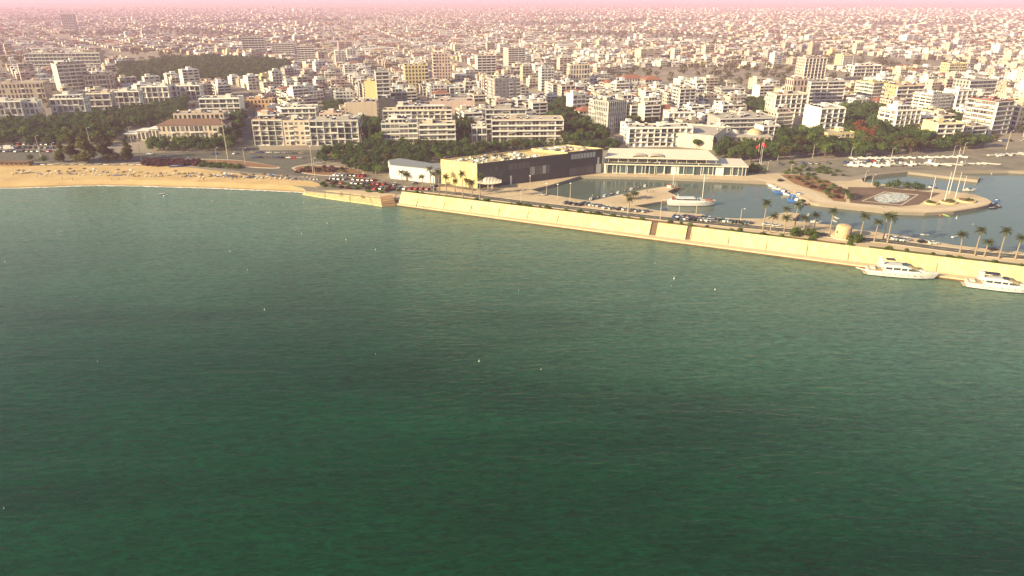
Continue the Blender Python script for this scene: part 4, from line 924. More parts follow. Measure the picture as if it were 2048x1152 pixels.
zone([(300, 303), (300, 288), (460, 288), (470, 303)], 6.2, [G, Dk, G], .85, 'tree', 'in the row before the brown-roofed villa', 2)
zone([(448, 292), (452, 262), (478, 216), (490, 216), (474, 292)], 7, [Dk, G], 1.0, 'street tree', 'along the left side of the side street', 3)
zone([(640, 322), (650, 300), (900, 298), (1010, 300), (960, 318), (885, 324), (790, 334), (775, 352), (740, 350), (690, 338)], 6.3, [G, G, O_, Dk, G], .72, 'tree', 'in the planted belt beside the white wing', 4)
zone([(722, 291), (722, 262), (762, 262), (762, 291)], 6, [Dk, 'cypress', G], 1.25, 'tall tree', 'in the gap beside the glazed front block', 5)
zone([(912, 288), (908, 262), (942, 262), (944, 288)], 5.5, ['cypress', Dk, 'cypress'], 1.15, 'tree', 'in the gap between front-row terraces', 6)
zone([(735, 302), (735, 292), (1240, 292), (1240, 301)], 6.5, [G, Dk, O_, G], .72, 'tree', 'in the roadside row below the front-row blocks', 7)
zone([(1122, 292), (1090, 222), (1122, 205), (1150, 235), (1205, 272), (1215, 292)], 7.5, [Dk, G, Dk, O_], 1.0, 'tree', 'in the woods left of the finned office', 8)
zone([(1222, 262), (1240, 242), (1320, 252), (1330, 262), (1250, 268)], 7.5, [Dk, G], .9, 'tree', 'in the small grove behind the harbour front-row block', 9)
zone([(1386, 298), (1386, 268), (1424, 268), (1424, 300)], 6.5, [Dk, G], 1.0, 'tree', 'between harbour front-row block and cultural hall', 10)
zone([(1432, 322), (1440, 300), (1700, 290), (1960, 282), (1965, 296), (1860, 306), (1700, 316), (1560, 319), (1500, 325)], 7.6, [Dk, Dk, G, O_], 1.0, 'tree', 'in the wooded belt behind the boatyard', 11)
zone([(1560, 292), (1548, 268), (1632, 268), (1640, 290)], 7.5, [Dk, G], 1.0, 'tree', 'left of the white five-storey block', 12)
zone([(1684, 288), (1684, 222), (1740, 218), (1782, 235), (1790, 270), (1862, 274), (1862, 290)], 8.5, [Dk, Dk, G, G, 'rust'], 1.15, 'tree', 'in the wood beside the white-flanked block', 13)
zone([(1480, 232), (1500, 205), (1540, 205), (1545, 240), (1500, 244)], 7.5, [Dk, G], .9, 'tree', 'left of the open-grid block', 14)
zone([(640, 244), (650, 212), (700, 212), (690, 232)], 7, [Dk, O_, G], .9, 'tree', 'in the yard behind the front row', 15)
zone([(1895, 262), (1900, 236), (1930, 236), (1925, 262)], 7, [Dk, G], 1, 'tree', 'between low hotel and dark red tower', 16)
zone([(236, 172), (240, 135), (420, 118), (580, 128), (580, 158), (480, 166), (330, 170)], 10.5, [Dk, Dk, G], 1.25, 'tree', 'in the dark wood above the left terraces', 17)
for x_, y_, s_ in ((150, 325, 1.15), (178, 326, 1.3), (216, 325, 1.2), (259, 325, .9), (128, 324, .8)):
    tree('casuarina', at(x_, y_), s_ * 1.3, 'feathery dark conical tree standing between beach and coast road', 'conical trees behind the beach', True)
for x_, y_, s_, k_ in ((90, 325, .6, G), (62, 321, .55, G), (1030, 300, .7, O_), (1142, 302, .9, O_), (1180, 302, .8, O_), (1230, 296, .8, O_), (1752, 376, .5, G), (1790, 378, .7, O_), (1812, 379, .6, G), (1830, 381, .65, G), (1842, 381, .5, G), (1776, 377, .5, O_), (1690, 392, .5, Dk), (1700, 400, .45, G)):
    tree(k_, at(x_, y_), s_, 'small single %s tree %s' % ('olive' if k_ == O_ else 'green', 'near the beach kiosk on the left' if x_ < 100 else 'on the strip of the marina island' if x_ > 1600 else 'behind the dark hall'), None, True)
zone([(285, 333), (288, 322), (398, 322), (402, 332)], 3.4, ['purple'], 1.0, 'shrub', 'in the flowering hedge at the back of the beach', 21)
zone([(400, 334), (402, 328), (480, 331), (480, 338)], 3.6, ['shrub'], 1.2, 'shrub', 'on the traffic island by the beach', 22, chk=False)
zone([(592, 346), (610, 334), (690, 339), (700, 346)], 4.5, ['purple', 'shrub'], .9, 'shrub', 'on the junction roundabout bed', 23, chk=False)
zone([(1575, 356), (1620, 352), (1680, 376), (1690, 400), (1660, 396), (1600, 366)], 5, ['shrub', 'shrub', 'purple'], .9, 'shrub', 'in the reddish island garden', 24, chk=False)
zone([(640, 372), (655, 362), (800, 378), (800, 384), (760, 388)], 5.5, ['shrub', 'purple', 'shrub'], 1.0, 'shrub', 'between the cars by the sea wall end', 25, chk=False)
zone([(1560, 348), (1600, 332), (1660, 336), (1690, 352), (1640, 352)], 5.5, ['shrub', 'shrub'], 1.0, 'shrub', 'in the garden strip north of the marina island', 26, chk=False)
zone([(1500, 346), (1490, 334), (1510, 330), (1530, 344)], 4, ['shrub'], 1.1, 'shrub', 'beside the right end of the restaurant', 27, chk=False)
rg = random.Random(31)
for k in range(64):
    t = rg.uniform(10, 320); P = WB0 + WD * t + WN * rg.uniform(5.6, 8.2); q = pr(P.x, P.y)
    if 226 < t < 233: continue
    tree('shrub', Vector((P.x, P.y, 5.75)), rg.uniform(.5, 1.1), 'low green shrub on the planted verge behind the sea wall', 'shrubs on the sea wall verge')
for x_, y_ in ((1591, 470), (1620, 472), (1711, 484), (1860, 0)):
    if y_: tree('shrub', at(x_, y_), 2.2, 'rounded dark bush beside the palms on the breakwater', None, True)

# ------------------------------------------------------------ palms
def frond_mesh():
    mb = MB(); n = 9; L_ = 2.7; pts = [Vector((L_ * f, 0, 1.0 * f - 2.0 * f * f)) for f in [i / n for i in range(n + 1)]]
    for i in range(1, n + 1):
        p = pts[i]; ln = .85 * math.sin(math.pi * min(.97, i / n * .85 + .12)); d = (pts[i] - pts[i - 1]) * .9
        for s in (-1, 1):
            e = p + Vector((.35 * ln, s * ln, -.32 * ln)); mb.add([p - d, p, e, e - d * .5], [(0, 1, 2, 3) if s > 0 else (3, 2, 1, 0)])
    mb.tube(pts[0], pts[4], .05, .03, n=3); return mb.mesh('frond', M['frond'])
FR = frond_mesh()
def palm_proto(h, seed, nf=17):
    rg = random.Random(seed); root = thing('palm_tree', 'palm', 'palm tree'); mb = MB(); secs = []; bx, by = rg.uniform(-.5, .5), rg.uniform(-.5, .5)
    for i in range(8):
        f = i / 7; r_ = .30 - .13 * f + (.08 if i == 0 else 0); secs.append([(bx * f * f + r_ * math.cos(2 * math.pi * k / 7), by * f * f + r_ * math.sin(2 * math.pi * k / 7), -.2 + (h + .2) * f) for k in range(7)])
    mb.loft(secs); mb.build('trunk', M['palmtrunk'], root)
    for k in range(nf):
        o = link('frond', FR, root, (bx, by, h - .1)); a = k * 2.39996; tilt = R(-42 + 80 * (k / nf)); o.rotation_euler = (rg.uniform(-.2, .2), tilt - .2, a); s_ = rg.uniform(.85, 1.1); o.scale = (s_, s_, s_)
    return root
PALMS = [palm_proto(7.0, 1), palm_proto(8.4, 2), palm_proto(9.6, 3, 16), palm_proto(5.2, 4, 15)]; PH = [7.0, 8.4, 9.6, 5.2]
def palm(x, yb, yt, label):
    P = at(x, yb); h = height_at(P, yt) - 1.0; i = min(range(4), key=lambda k: abs(PH[k] - h)); sc = h / PH[i]
    o = copytree(PALMS[i], P, rnd.uniform(0, 6.28), (1.1, 1.1, sc)); o['group'] = 'palm trees of the harbour'; numbered(o, label, P)
for x, yb, yt in ((804, 362, 341), (813, 361, 346), (822, 360, 340), (846, 375, 350), (862, 376, 334), (868, 384, 344), (879, 393, 342), (893, 393, 350), (910, 386, 359), (926, 395, 343), (932, 376, 357), (945, 391, 361), (960, 401, 350)):
    palm(x, yb, yt, 'slender palm in front of the white wing and yellowish end wall')
for x, yb, yt in ((1525, 464, 402), (1540, 466, 427), (1567, 469, 430), (1572, 440, 414), (1587.5, 466, 404), (1606, 470, 432), (1628, 460, 426), (1659, 468, 418)):
    palm(x, yb, yt, 'tall palm on the breakwater left of the round stone tower')
for x, yb, yt in ((1720, 476, 427), (1748, 483, 440), (1766, 479, 426), (1774, 487, 429)):
    palm(x, yb, yt, 'tall palm on the breakwater right of the round stone tower')
for x, yb, yt in ((1919, 506, 465), (1949, 511, 456), (1968, 513, 480), (1997, 517, 457), (2030, 518, 471), (2072, 524, 470)):
    palm(x, yb, yt, 'palm on the verge behind the moored yachts')
for x, yb, yt in ((1257, 424, 394), (1266, 397, 384), (1254, 399, 386), (1272, 399, 383)): palm(x, yb, yt, 'bushy palm at the root of the small marina pier')
for x, yb, yt in ((1582, 346, 322), (1598, 352, 336), (1690, 398, 378), (1480, 327, 306), (1555, 322, 305), (700, 340, 324), (716, 344, 326), (735, 347, 330), (752, 348, 331), (765, 346, 330), (690, 336, 321), (728, 339, 324)):
    palm(x, yb, yt, 'short palm %s' % ('in the belt left of the white wing' if x < 800 else 'in the gardens north of the marina'))
for p_ in PALMS: drop(p_)

# ------------------------------------------------------------ vehicles
def car_bodies(colour):
    mb = MB(); hw = .86
    prof = [(-2.1, .28), (-2.15, .62), (-2.05, .88), (-1.0, .95), (1.0, .93), (1.95, .78), (2.15, .55), (2.1, .28)]
    mb.loft([[(x, -hw, z) for x, z in prof], [(x, hw, z) for x, z in prof]])
    cab = [(-1.75, .93), (-1.35, 1.36), (-.3, 1.42), (.35, 1.36), (1.05, .92)]
    mb.add([(-1.3, -.62, 1.40), (.3, -.62, 1.42), (.3, .62, 1.42), (-1.3, .62, 1.40)], [(0, 1, 2, 3)])
    for x0, x1 in ((-1.32, -1.22), (-.35, -.25)): mb.box(x0, x1, -.72, .72, .9, 1.37)
    body = mb.mesh('body', M['car_' + colour]); return body
def cabin():
    mb = MB(); b = [(-1.8, .93), (1.05, .91)]; 
    mb.add([(-1.8, -.8, .93), (1.08, -.8, .91), (1.08, .8, .91), (-1.8, .8, .93), (-1.3, -.64, 1.39), (.32, -.64, 1.40), (.32, .64, 1.40), (-1.3, .64, 1.39)],
           [(4, 5, 6, 7), (0, 1, 5, 4), (1, 2, 6, 5), (2, 3, 7, 6), (3, 0, 4, 7)])
    return mb.mesh('window_glass', M['glass'])
CAB = cabin(); mb = MB(); mb.tube((0, -.09, 0), (0, .09, 0), .31, n=10); WHEEL = mb.mesh('wheel', M['tyre'])
CARS = {}
def car(x, y, rz, colour, label, z=GZ, group=None, px=True):
    if colour not in CARS: CARS[colour] = car_bodies(colour)
    P = at(x, y, z) if px else Vector((x, y, z)); P.z += .012 + (ZC[0] - GZ)
    o = thing('parked_car', label, 'car', P, rz, group or 'parked cars'); link('body', CARS[colour], o); link('window_glass', CAB, o)
    for a in (-1.35, 1.35):
        for b in (-.8, .8): link('wheel', WHEEL, o, (a, b, .31))
    numbered(o, label, P); return o
CC = ['white'] * 5 + ['silver'] * 4 + ['grey'] * 3 + ['black'] * 3 + ['red', 'blue', 'beige']
def carrow(x0, y0, x1, y1, n, ang, where, cols=CC, seed=0, jit=.6, skip=.12):
    rg = random.Random(seed)
    for i in range(n):
        if rg.random() < skip: continue
        f = i / max(1, n - 1); c = rg.choice(cols); px_ = x0 + (x1 - x0) * f; py_ = y0 + (y1 - y0) * f; P = at(px_, py_); P.x += rg.uniform(-jit, jit) * .4; P.y += rg.uniform(-jit, jit)
        car(P.x, P.y, R(ang + rg.uniform(-4, 4) + rg.choice((0, 180))), c, '%s car parked %s' % (c, where), px=False)
for k, y_ in enumerate((283, 289, 296, 303)): carrow(-30, y_, 112 - k * 4, y_ + 1, 13, 82, 'in %s row behind the beach kiosk' % ('the back', 'the second', 'the third', 'the front')[k], seed=k)
carrow(505, 306, 602, 308, 7, 5, 'in the back lane at the junction', seed=11); carrow(510, 316, 600, 317, 9, 4, 'in the queue at the junction', seed=12, skip=.05)
RC = ['red', 'red', 'white', 'white', 'silver', 'grey', 'black', 'red']
carrow(672, 351, 728, 353, 8, 60, 'in the back row by the sea wall end', RC, 13); carrow(652, 358, 748, 362, 11, 65, 'in the second row by the sea wall end', RC + ['white'], 14)
carrow(684, 367, 800, 371, 12, 70, 'in the middle row by the sea wall end', RC, 15); carrow(752, 378, 868, 379, 11, 70, 'in the front row left of the palms', RC, 16)
carrow(830, 368, 870, 374, 4, 10, 'beneath the palms by the white wing', seed=17)
carrow(1132, 407, 1160, 411, 4, 40, 'at the quay behind the wall', ['black', 'black', 'grey'], 18, skip=0); carrow(1168, 408, 1198, 413, 5, 35, 'at the quay left of the small pier', ['silver', 'white', 'grey'], 19, skip=0)
carrow(1212, 417, 1290, 424, 7, 30, 'at the quay below the small pier', seed=20); carrow(1350, 434, 1418, 439, 12, 50, 'in the crowded cluster at the slipway', ['white', 'red', 'red', 'black', 'silver', 'blue'], 21, skip=0); carrow(1358, 439, 1426, 443, 9, 20, 'in the front line at the slipway', ['white', 'red', 'black', 'silver'], 27, skip=0)
carrow(1430, 441, 1500, 448, 11, 40, 'on the quay right of the slipway', ['white', 'grey', 'black', 'silver', 'green'], 22, skip=0)
carrow(1532, 450, 1552, 452, 2, 5, 'under the first tall palm', ['white'], 23, skip=0); carrow(1782, 477, 1812, 483, 5, 20, 'right of the twin palms', ['white', 'white', 'silver'], 24, skip=0)
carrow(1846, 486, 1868, 488, 2, 5, 'on the breakwater beyond the lawn', ['black', 'white'], 25, skip=0); carrow(1984, 500, 1992, 501, 1, 5, 'alone at the water side of the breakwater road', ['black'], 26, skip=0)
car(1084, 390.5, R(-15), 'silver', 'silver car parked alone at the corner of the marina basin')
for i, (x, y, c) in enumerate(((470, 284, 'white'), (478, 273, 'silver'), (476, 262, 'white'), (500, 236, 'white'), (485, 246, 'grey'), (470, 308, 'white'))): car(x, y, R(80), c, '%s car in the side street' % c)
for x, y, c in ((330, 314, 'silver'), (378, 320, 'white'), (300, 309, 'white'), (240, 315, 'grey'), (205, 317, 'white'), (430, 309, 'blue'), (640, 327, 'silver')): car(x, y, R(2), c, '%s car driving along the coast road' % c)
carrow(1960, 284, 2080, 280, 13, 70, 'on the esplanade below the dark red tower', seed=28); carrow(1700, 324, 1800, 321, 12, 80, 'in the back row of the boatyard', seed=29)
carrow(1560, 330, 1690, 326, 12, 75, 'on the lot left of the boatyard', seed=30, skip=.3); carrow(1560, 362, 1590, 368, 1, 30, 'on the marina promenade', ['black'], 31, skip=0)
carrow(800, 357, 850, 362, 3, 10, 'against the white wing', seed=32)
# van / lorry
vn = thing('white_box_truck', 'white box truck parked among cars behind the beach kiosk', 'truck', at(20, 299), R(5))
mb = MB(); mb.box(-3.4, 1.6, -1.15, 1.15, .7, 3.2); mb.build('cargo_box', M['boatwhite'], vn)
mb = MB(); mb.loft([[(1.75, y_, .5), (3.5, y_, .5), (3.5, y_, 1.4), (3.0, y_, 2.3), (1.75, y_, 2.3)] for y_ in (-1.05, 1.05)]); mb.build('cab', M['car_white'], vn)
mb = MB(); mb.box(3.06, 3.42, -1.07, 1.07, 1.45, 2.0); mb.build('windscreen', M['glass'], vn)
for a in (-2.4, 2.6):
    for b in (-1, 1): link('wheel', WHEEL, vn, (a, b, .42), scale=(1.35, 1.35, 1.35))

# ------------------------------------------------------------ boats
def hull(L_, B_, h, draft=.5, n=12, z0=0, full=2.2):
    mb = MB(); secs = []
    for i in range(n + 1):
        f = i / n; x = -L_ / 2 + L_ * f; b = B_ / 2 * (1 - max(0, (f - .42) / .58) ** full) * (.9 + .1 * min(1, f * 5)); b = max(b, .03); dz = h * (.86 + .32 * f * f); xo = -(f ** 6) * L_ * .09
        secs.append([(x, b, dz), (x, b * 1.0, dz * .75), (x + xo * .5, b * .86, .15), (x + xo, b * .3, -draft * (1 - f * .6)), (x + xo, -b * .3, -draft * (1 - f * .6)), (x + xo * .5, -b * .86, .15), (x, -b, dz * .75), (x, -b, dz)])
    mb.loft([s_[::-1] for s_ in secs]); return mb
def frus(x0, x1, y, z0, z1, r0, r1, iy, mb=None):
    mb = mb or MB(); return mb.add([(x0, -y, z0), (x1, -y, z0), (x1, y, z0), (x0, y, z0), (x0 + r0, -y + iy, z1), (x1 - r1, -y + iy, z1), (x1 - r1, y - iy, z1), (x0 + r0, y - iy, z1)],
                               [(0, 3, 2, 1), (4, 5, 6, 7), (0, 1, 5, 4), (1, 2, 6, 5), (2, 3, 7, 6), (3, 0, 4, 7)])
def yacht(P, rz, L_, label, open_flag):
    y = thing('motor_yacht', label, 'yacht', P, rz); s = L_ / 26
    def sc(mb): mb.v = [(a * s, b * s, c * s) for a, b, c in mb.v]; return mb
    h_ = hull(26, 6.2, 2.5, .8, 16); sc(h_).build('hull', M['boatwhite'], y)
    mb = MB(); wl_ = hull(26.05, 6.26, .28, .8, 16); sc(wl_).build('waterline_stripe', M['boatnavy'], y)
    sc(frus(-12.6, -6.4, 2.6, 2.2, 2.36, 0, 0, 0)).build('aft_deck', M['teak'], y)
    sc(frus(-14.4, -12.9, 2.3, .35, .62, 0, 0, 0)).build('swim_platform', M['teak'], y)
    sc(frus(-7.4, 6.6, 2.45, 2.3, 3.1, 0, 1.0, .1)).build('lower_cabin', M['boatwhite'], y)
    sc(frus(-7.2, 5.5, 2.36, 3.1, 4.0, .3, 2.6, .3)).build('saloon_window', M['glass'], y)
    sc(frus(-9.4, 2.9, 2.25, 4.0, 4.3, -.6, 1.0, .1)).build('flybridge_deck', M['boatwhite'], y)
    for x in (-7.2, -4.4, -1.4, 1.0): sc(frus(x, x + .45, 2.42, 3.08, 4.02, .25, -.15, .28)).build('window_pillar', M['boatwhite'], y)
    sc(frus(-8.6, 1.9, 2.1, 4.3, 4.95, -.5, 1.6, .12)).build('flybridge_coaming', M['boatwhite'], y)
    sc(frus(-.6, 1.6, 1.5, 4.95, 5.4, .8, .1, .2)).build('windscreen', M['glass'], y)
    for k in (-1, 1): mb = MB(); mb.add([(-8.6, k * 2.0, 4.4), (-7.2, k * 2.0, 4.4), (-8.4, k * 1.6, 6.9), (-9.4, k * 1.6, 6.9), (-8.6, k * 1.8, 4.4), (-7.2, k * 1.8, 4.4), (-8.4, k * 1.4, 6.9), (-9.4, k * 1.4, 6.9)], [(0, 1, 2, 3), (7, 6, 5, 4), (1, 5, 6, 2), (0, 3, 7, 4), (3, 2, 6, 7)]); sc(mb).build('radar_arch', M['boatwhite'], y)
    sc(frus(-9.4, -7.6, 1.6, 6.85, 7.05, 0, 0, 0)).build('arch_top', M['boatwhite'], y)
    if open_flag: sc(frus(-7.6, -1.8, 1.7, 6.5, 6.62, 0, 0, .1)).build('bimini_top', M['boatnavy'], y)
    else: sc(frus(-6.8, -3.4, 1.5, 6.7, 6.8, 0, 0, .1)).build('bimini_top', M['darkmetal'], y)
    mb = MB(); mb.tube((-8.6, 0, 7), (-8.8, 0, 9.8), .07); mb.tube((-8.6, .9, 7), (-9.2, 1, 9.2), .04); sc(mb).build('antenna', M['darkmetal'], y)
    mb = MB(); mb.tube((-8.4, 0, 7.3), (-8.4, 0, 7.6), .5, n=10); sc(mb).build('radar_dome', M['boatwhite'], y)
    for k in range(7):
        for sd in (-1, 1): mb = MB(); x = -7.5 + k * 2.3; yy = 3.03 if k < 4 else 3.03 - (k - 3) * .11; mb.tube((x, sd * yy * .98, 1.45), (x, sd * (yy + .06), 1.45), .2, n=8); sc(mb).build('porthole', M['glass'], y)
    for sd in (-1, 1):
        mb = MB(); pv = None
        for k in range(8):
            f = .55 + .44 * k / 7; b = 3.1 * (1 - max(0, (f - .42) / .58) ** 2.2) * .93; p = Vector((-13 + 26 * f, sd * b, 2.5 * (.86 + .32 * f * f))); q = p + Vector((0, 0, .8)); mb.tube(p, q, .03, n=4)
            if pv: mb.tube(pv, q, .03, n=4)
            pv = q
        sc(mb).build('bow_rail', M['metal'], y)
    sc(frus(6.2, 9.4, 1.2, 2.7, 3.2, .2, 1.4, .3)).build('foredeck_hatch', M['boatwhite'], y)
    sc(frus(-11.8, -10.2, 1.4, 2.36, 2.9, 0, 0, .1)).build('deck_sofa', M['awning'], y)
    return y
def boat_at(px0, py0, px1, py1): a, b = at(px0, py0, 0), at(px1, py1, 0); d = b - a; return (a + b) / 2, math.atan2(d.y, d.x), d.length
c_, a_, l_ = boat_at(1738, 546, 1868, 558); yacht(c_, a_, l_ + 2.2, 'large white motor yacht at the walkway, fully in view, with dark flybridge canopy', False)
c_, a_, l_ = boat_at(1937, 571, 2070, 587); yacht(c_, a_, l_ + 2.2, 'white motor yacht cut off by the right edge of the photo', True)
gw = thing('gangway', 'thin pale gangway between walkway and stern of the large motor yacht', 'gangway', at(1712, 535, 1.2)); d_ = at(1737, 541, 1.4) - gw.location
mb = MB(); mb.tube((0, 0, 0), d_, .18, n=4); mb.build('plank', M['slab'], gw)
# marina motor yacht with mast
def cruiser(P, rz, L_, label):
    y = thing('moored_cruiser', label, 'yacht', P, rz); s = L_ / 20
    def sc(mb): mb.v = [(a * s, b * s, c * s) for a, b, c in mb.v]; return mb
    sc(hull(20, 5, 2.1, .6, 14)).build('hull', M['boatwhite'], y); sc(hull(20.05, 5.05, .2, .6, 14)).build('waterline_stripe', M['boatnavy'], y)
    sc(frus(-9, 5.5, 2.0, 1.9, 2.5, .4, 1.6, .2)).build('cabin', M['boatwhite'], y); sc(frus(-6.5, 3.4, 1.9, 2.5, 3.1, .4, 1.8, .35)).build('cabin_window', M['glass'], y)
    sc(frus(-6.8, 1.4, 1.8, 3.1, 3.3, 0, .6, .1)).build('hard_top', M['boatwhite'], y)
    mb = MB(); mb.tube((4.2, 0, 2), (4.2, 0, 13.5), .12); mb.tube((4.2, 0, 11), (2.2, 0, 12.2), .05); mb.tube((4.2, 0, 11), (6.2, 0, 12.2), .05); sc(mb).build('mast', M['slab'], y)
    mb = MB(); mb.tube((9.4, 0, 2.6), (4.2, 0, 12.8), .03, n=3); mb.tube((-8, 0, 2.4), (4.2, 0, 12.8), .03, n=3); sc(mb).build('rigging', M['metal'], y)
    sc(frus(-8.5, -7.2, 1.2, 2.5, 3.3, .3, .3, .2)).build('stern_seat', M['red'], y); sc(frus(5.4, 9.0, 1.3, 2.2, 2.75, .3, 1.2, .3)).build('foredeck_cover', M['tile'], y)
    for sd in (-1, 1):
        mb = MB(); mb.tube((-5.6, sd * 1.2, 3.3), (-6.2, sd * 1.1, 4.8), .08); sc(mb).build('arch_leg', M['boatwhite'], y)
    return y
c_, a_, l_ = boat_at(1338, 409, 1428, 411); cruiser(c_, a_, l_ + 1.5, 'white cruiser with tall mast and red foredeck cover moored in the middle of the marina')
def smallboat(kind, P, rz, L_, label, cat='boat', colour='boatwhite', mast=0, group=None, z=0):
    key = (kind, colour, round(mast)); s = L_ / 6
    if key not in SB:
        r_ = thing('small_motorboat' if kind == 'motor' else 'fishing_boat' if kind == 'fishing' else 'dinghy' if kind == 'dinghy' else 'kayak', 'b', cat)
        if kind == 'motor':
            hull(6, 2.2, .95, .3, 8).build('hull', M[colour], r_); frus(-2.2, .3, .75, .78, .86, 0, 0, 0).build('cockpit', M['teak'], r_)
            frus(-.3, 1.3, .72, .85, 1.45, .3, .9, .15).build('windscreen', M['glass'], r_); frus(-3.3, -2.9, .25, .2, 1.35, 0, 0, 0).build('outboard_engine', M['darkmetal'], r_); frus(-1.4, -.8, .6, .86, 1.25, 0, 0, .05).build('seat', M['awning'], r_)
        elif kind == 'fishing':
            hull(6, 2.3, 1.1, .4, 8).build('hull', M[colour], r_); frus(-1.9, -.3, .7, .95, 2.2, .1, .2, .1).build('wheelhouse', M['boatwhite'], r_); frus(-2.0, -.1, .8, 2.2, 2.3, 0, 0, 0).build('roof', M[colour], r_); frus(-.32, -.28, .55, 1.5, 2.0, 0, 0, 0).build('window', M['glass'], r_)
            mb = MB(); mb.tube((1, 0, 1), (1, 0, 3.4), .06); mb.build('post', M['slab'], r_)
        else:
            h_ = hull(6, 1.9 if kind == 'dinghy' else .9, .6 if kind == 'dinghy' else .35, .12, 8, full=2.6); h_.build('hull', M[colour], r_); frus(-2.2, 1.2, .5 if kind == 'dinghy' else .25, .5 if kind == 'dinghy' else .3, .63 if kind == 'dinghy' else .42, 0, .3, 0).build('seat', M['teak'], r_)
        if mast: mb = MB(); mb.tube((.3, 0, .8), (.3, 0, mast / s), .07); mb.tube((.3, 0, 1.6), (-2.4, 0, 1.7), .05); mb.build('mast', M['slab'], r_)
        SB[key] = r_
    P = Vector(P); P.z = z; o = copytree(SB[key], P, rz, s); tag(o, label, cat, group)
    if not group: o.pop('group', None)
    numbered(o, label, P); return o
SB = {}
c_, a_, l_ = boat_at(1326, 380, 1361, 381); smallboat('fishing', c_, a_, 9, 'wooden boat with a tall mast at the tip of the small pier', colour='tile', mast=11)
for x, y, k, c, a in ((1548, 371, 'motor', 'boatwhite', 150), (1556, 376, 'motor', 'boatwhite', 155), (1560, 384, 'fishing', 'boatblue', 160), (1572, 383, 'dinghy', 'boatnavy', 20), (1578, 388, 'motor', 'boatwhite', 150), (1591, 391, 'fishing', 'boatblue', 160), (1587, 401, 'fishing', 'boatblue', 150), (1603, 399, 'dinghy', 'boatnavy', 10), (1598, 404, 'motor', 'boatwhite', 100), (1606, 404, 'dinghy', 'tile', 140)):
    smallboat(k, at(x, y + 3, 0), R(a), 7, '%s %s by the curved promenade quay' % ({'boatwhite': 'white', 'boatblue': 'blue', 'boatnavy': 'dark', 'tile': 'brown'}[c], {'motor': 'motorboat', 'fishing': 'fishing boat', 'dinghy': 'dinghy'}[k]), colour=c)
for i in range(9):
    f = i / 8; smallboat('dinghy' if i % 3 else 'motor', at(1188 + 108 * f, 400.5 - 27 * f, 0) + Vector((-1.5, 2.2, 0)), R(75 + 10 * (i % 2)), 4.6, 'pale dinghy tied along the upper edge of the small pier', colour='boatwhite' if i % 2 == 0 else 'boatnavy')
for x, y, k, c, a in ((1985, 409, 'motor', 'boatblue', 20), (1993, 412, 'dinghy', 'boatnavy', 80), (1990, 402, 'motor', 'boatblue', 60), (1984, 417, 'dinghy', 'boatnavy', 10)): smallboat(k, at(x + 2, y, 0), R(a), 6, '%s boat tied at the rounded tip of the marina island' % ('blue' if c == 'boatblue' else 'dark'), colour=c)
smallboat('dinghy', at(1616, 430, 0), R(60), 4, 'small dinghy afloat off the stone jetty', colour='boatwhite'); smallboat('motor', at(1640, 452, 0) + Vector((0, 5, 0)), R(-20), 6, 'white motorboat beside the ramp left of the round tower')
for x, y in ((1672, 436), (1622, 446), (1668, 442), (1848, 470), (1910, 474)): smallboat('dinghy', at(x, y, 0), R(rnd.uniform(0, 180)), 4, 'small white rowing boat in the calm harbour channel')
smallboat('kayak', at(1879, 430, 0), R(70), 5, 'bright red kayak against the quay wall', 'kayak', 'redflag'); M['lime'] = mat('lime_plastic', (.30, .62, .06), .4, .05)
smallboat('kayak', at(1889, 430.5, 0), R(110), 6, 'lime green kayak beside the red one', 'kayak', 'lime'); smallboat('fishing', at(1863, 383, 0) + Vector((2, 3, 0)), R(10), 7, 'dark fishing boat behind the brown plaza', colour='boatnavy'); smallboat('motor', at(1928, 386, 0) + Vector((6, 5, 0)), R(-10), 7, 'white motorboat by the mast poles', colour='boatwhite')
# boats standing in the yard
rg = random.Random(12)
for i in range(25):
    x = 1694 + i * 12.2 + rg.uniform(-3, 3); P = at(x, 333 - .012 * (x - 1692) + rg.uniform(-1.2, 1.2)); o = smallboat(rg.choice(['motor', 'motor', 'dinghy', 'fishing']), P, R(-50 + rg.uniform(-24, 24)), rg.uniform(5.0, 8.5), '%s boat standing in the front row of the boatyard' % (cw_ := rg.choice(['white', 'white', 'grey', 'white'])), colour='boatwhite' if cw_ == 'white' else 'metal', z=GZ + .35, group='boats in the yard')
for i in range(14):
    x = 1706 + i * 17 + rg.uniform(-4, 4); P = at(x, 319 - .03 * (x - 1700) * .5); smallboat('motor', P, R(-50 + rg.uniform(-20, 20)), rg.uniform(5, 7), 'white motorboat standing in the rear row of the boatyard', z=GZ + .35, group='boats in the yard')
for i in range(9): smallboat('dinghy', at(1985 + i * 8, 312 - i * .4), R(rg.uniform(0, 180)), 7, 'white boat laid up at the far right of the boatyard', z=GZ + .3, group='boats in the yard')
for i in range(14):
    x = 70 + i * 16 + rg.uniform(-4, 4); smallboat('dinghy', at(x, 330 + rg.uniform(-.6, .8)), R(rg.uniform(-25, 25)), rg.uniform(3.8, 5), 'upturned-looking pale dinghy drawn up at the back of the beach', z=GZ + .22, group='dinghies on the beach', colour=rg.choice(['boatwhite', 'boatwhite', 'awning']))
smallboat('dinghy', at(352, 334), R(10), 8, 'long blue boat on the sand by the purple hedge', z=GZ + .25, colour='boatblue')
smallboat('dinghy', at(324, 388, 0), R(10), 3.5, 'pair of pale little boats afloat off the beach'); smallboat('dinghy', at(332, 391, 0), R(60), 3, 'pair of pale little boats afloat off the beach')
for r_ in SB.values(): drop(r_)
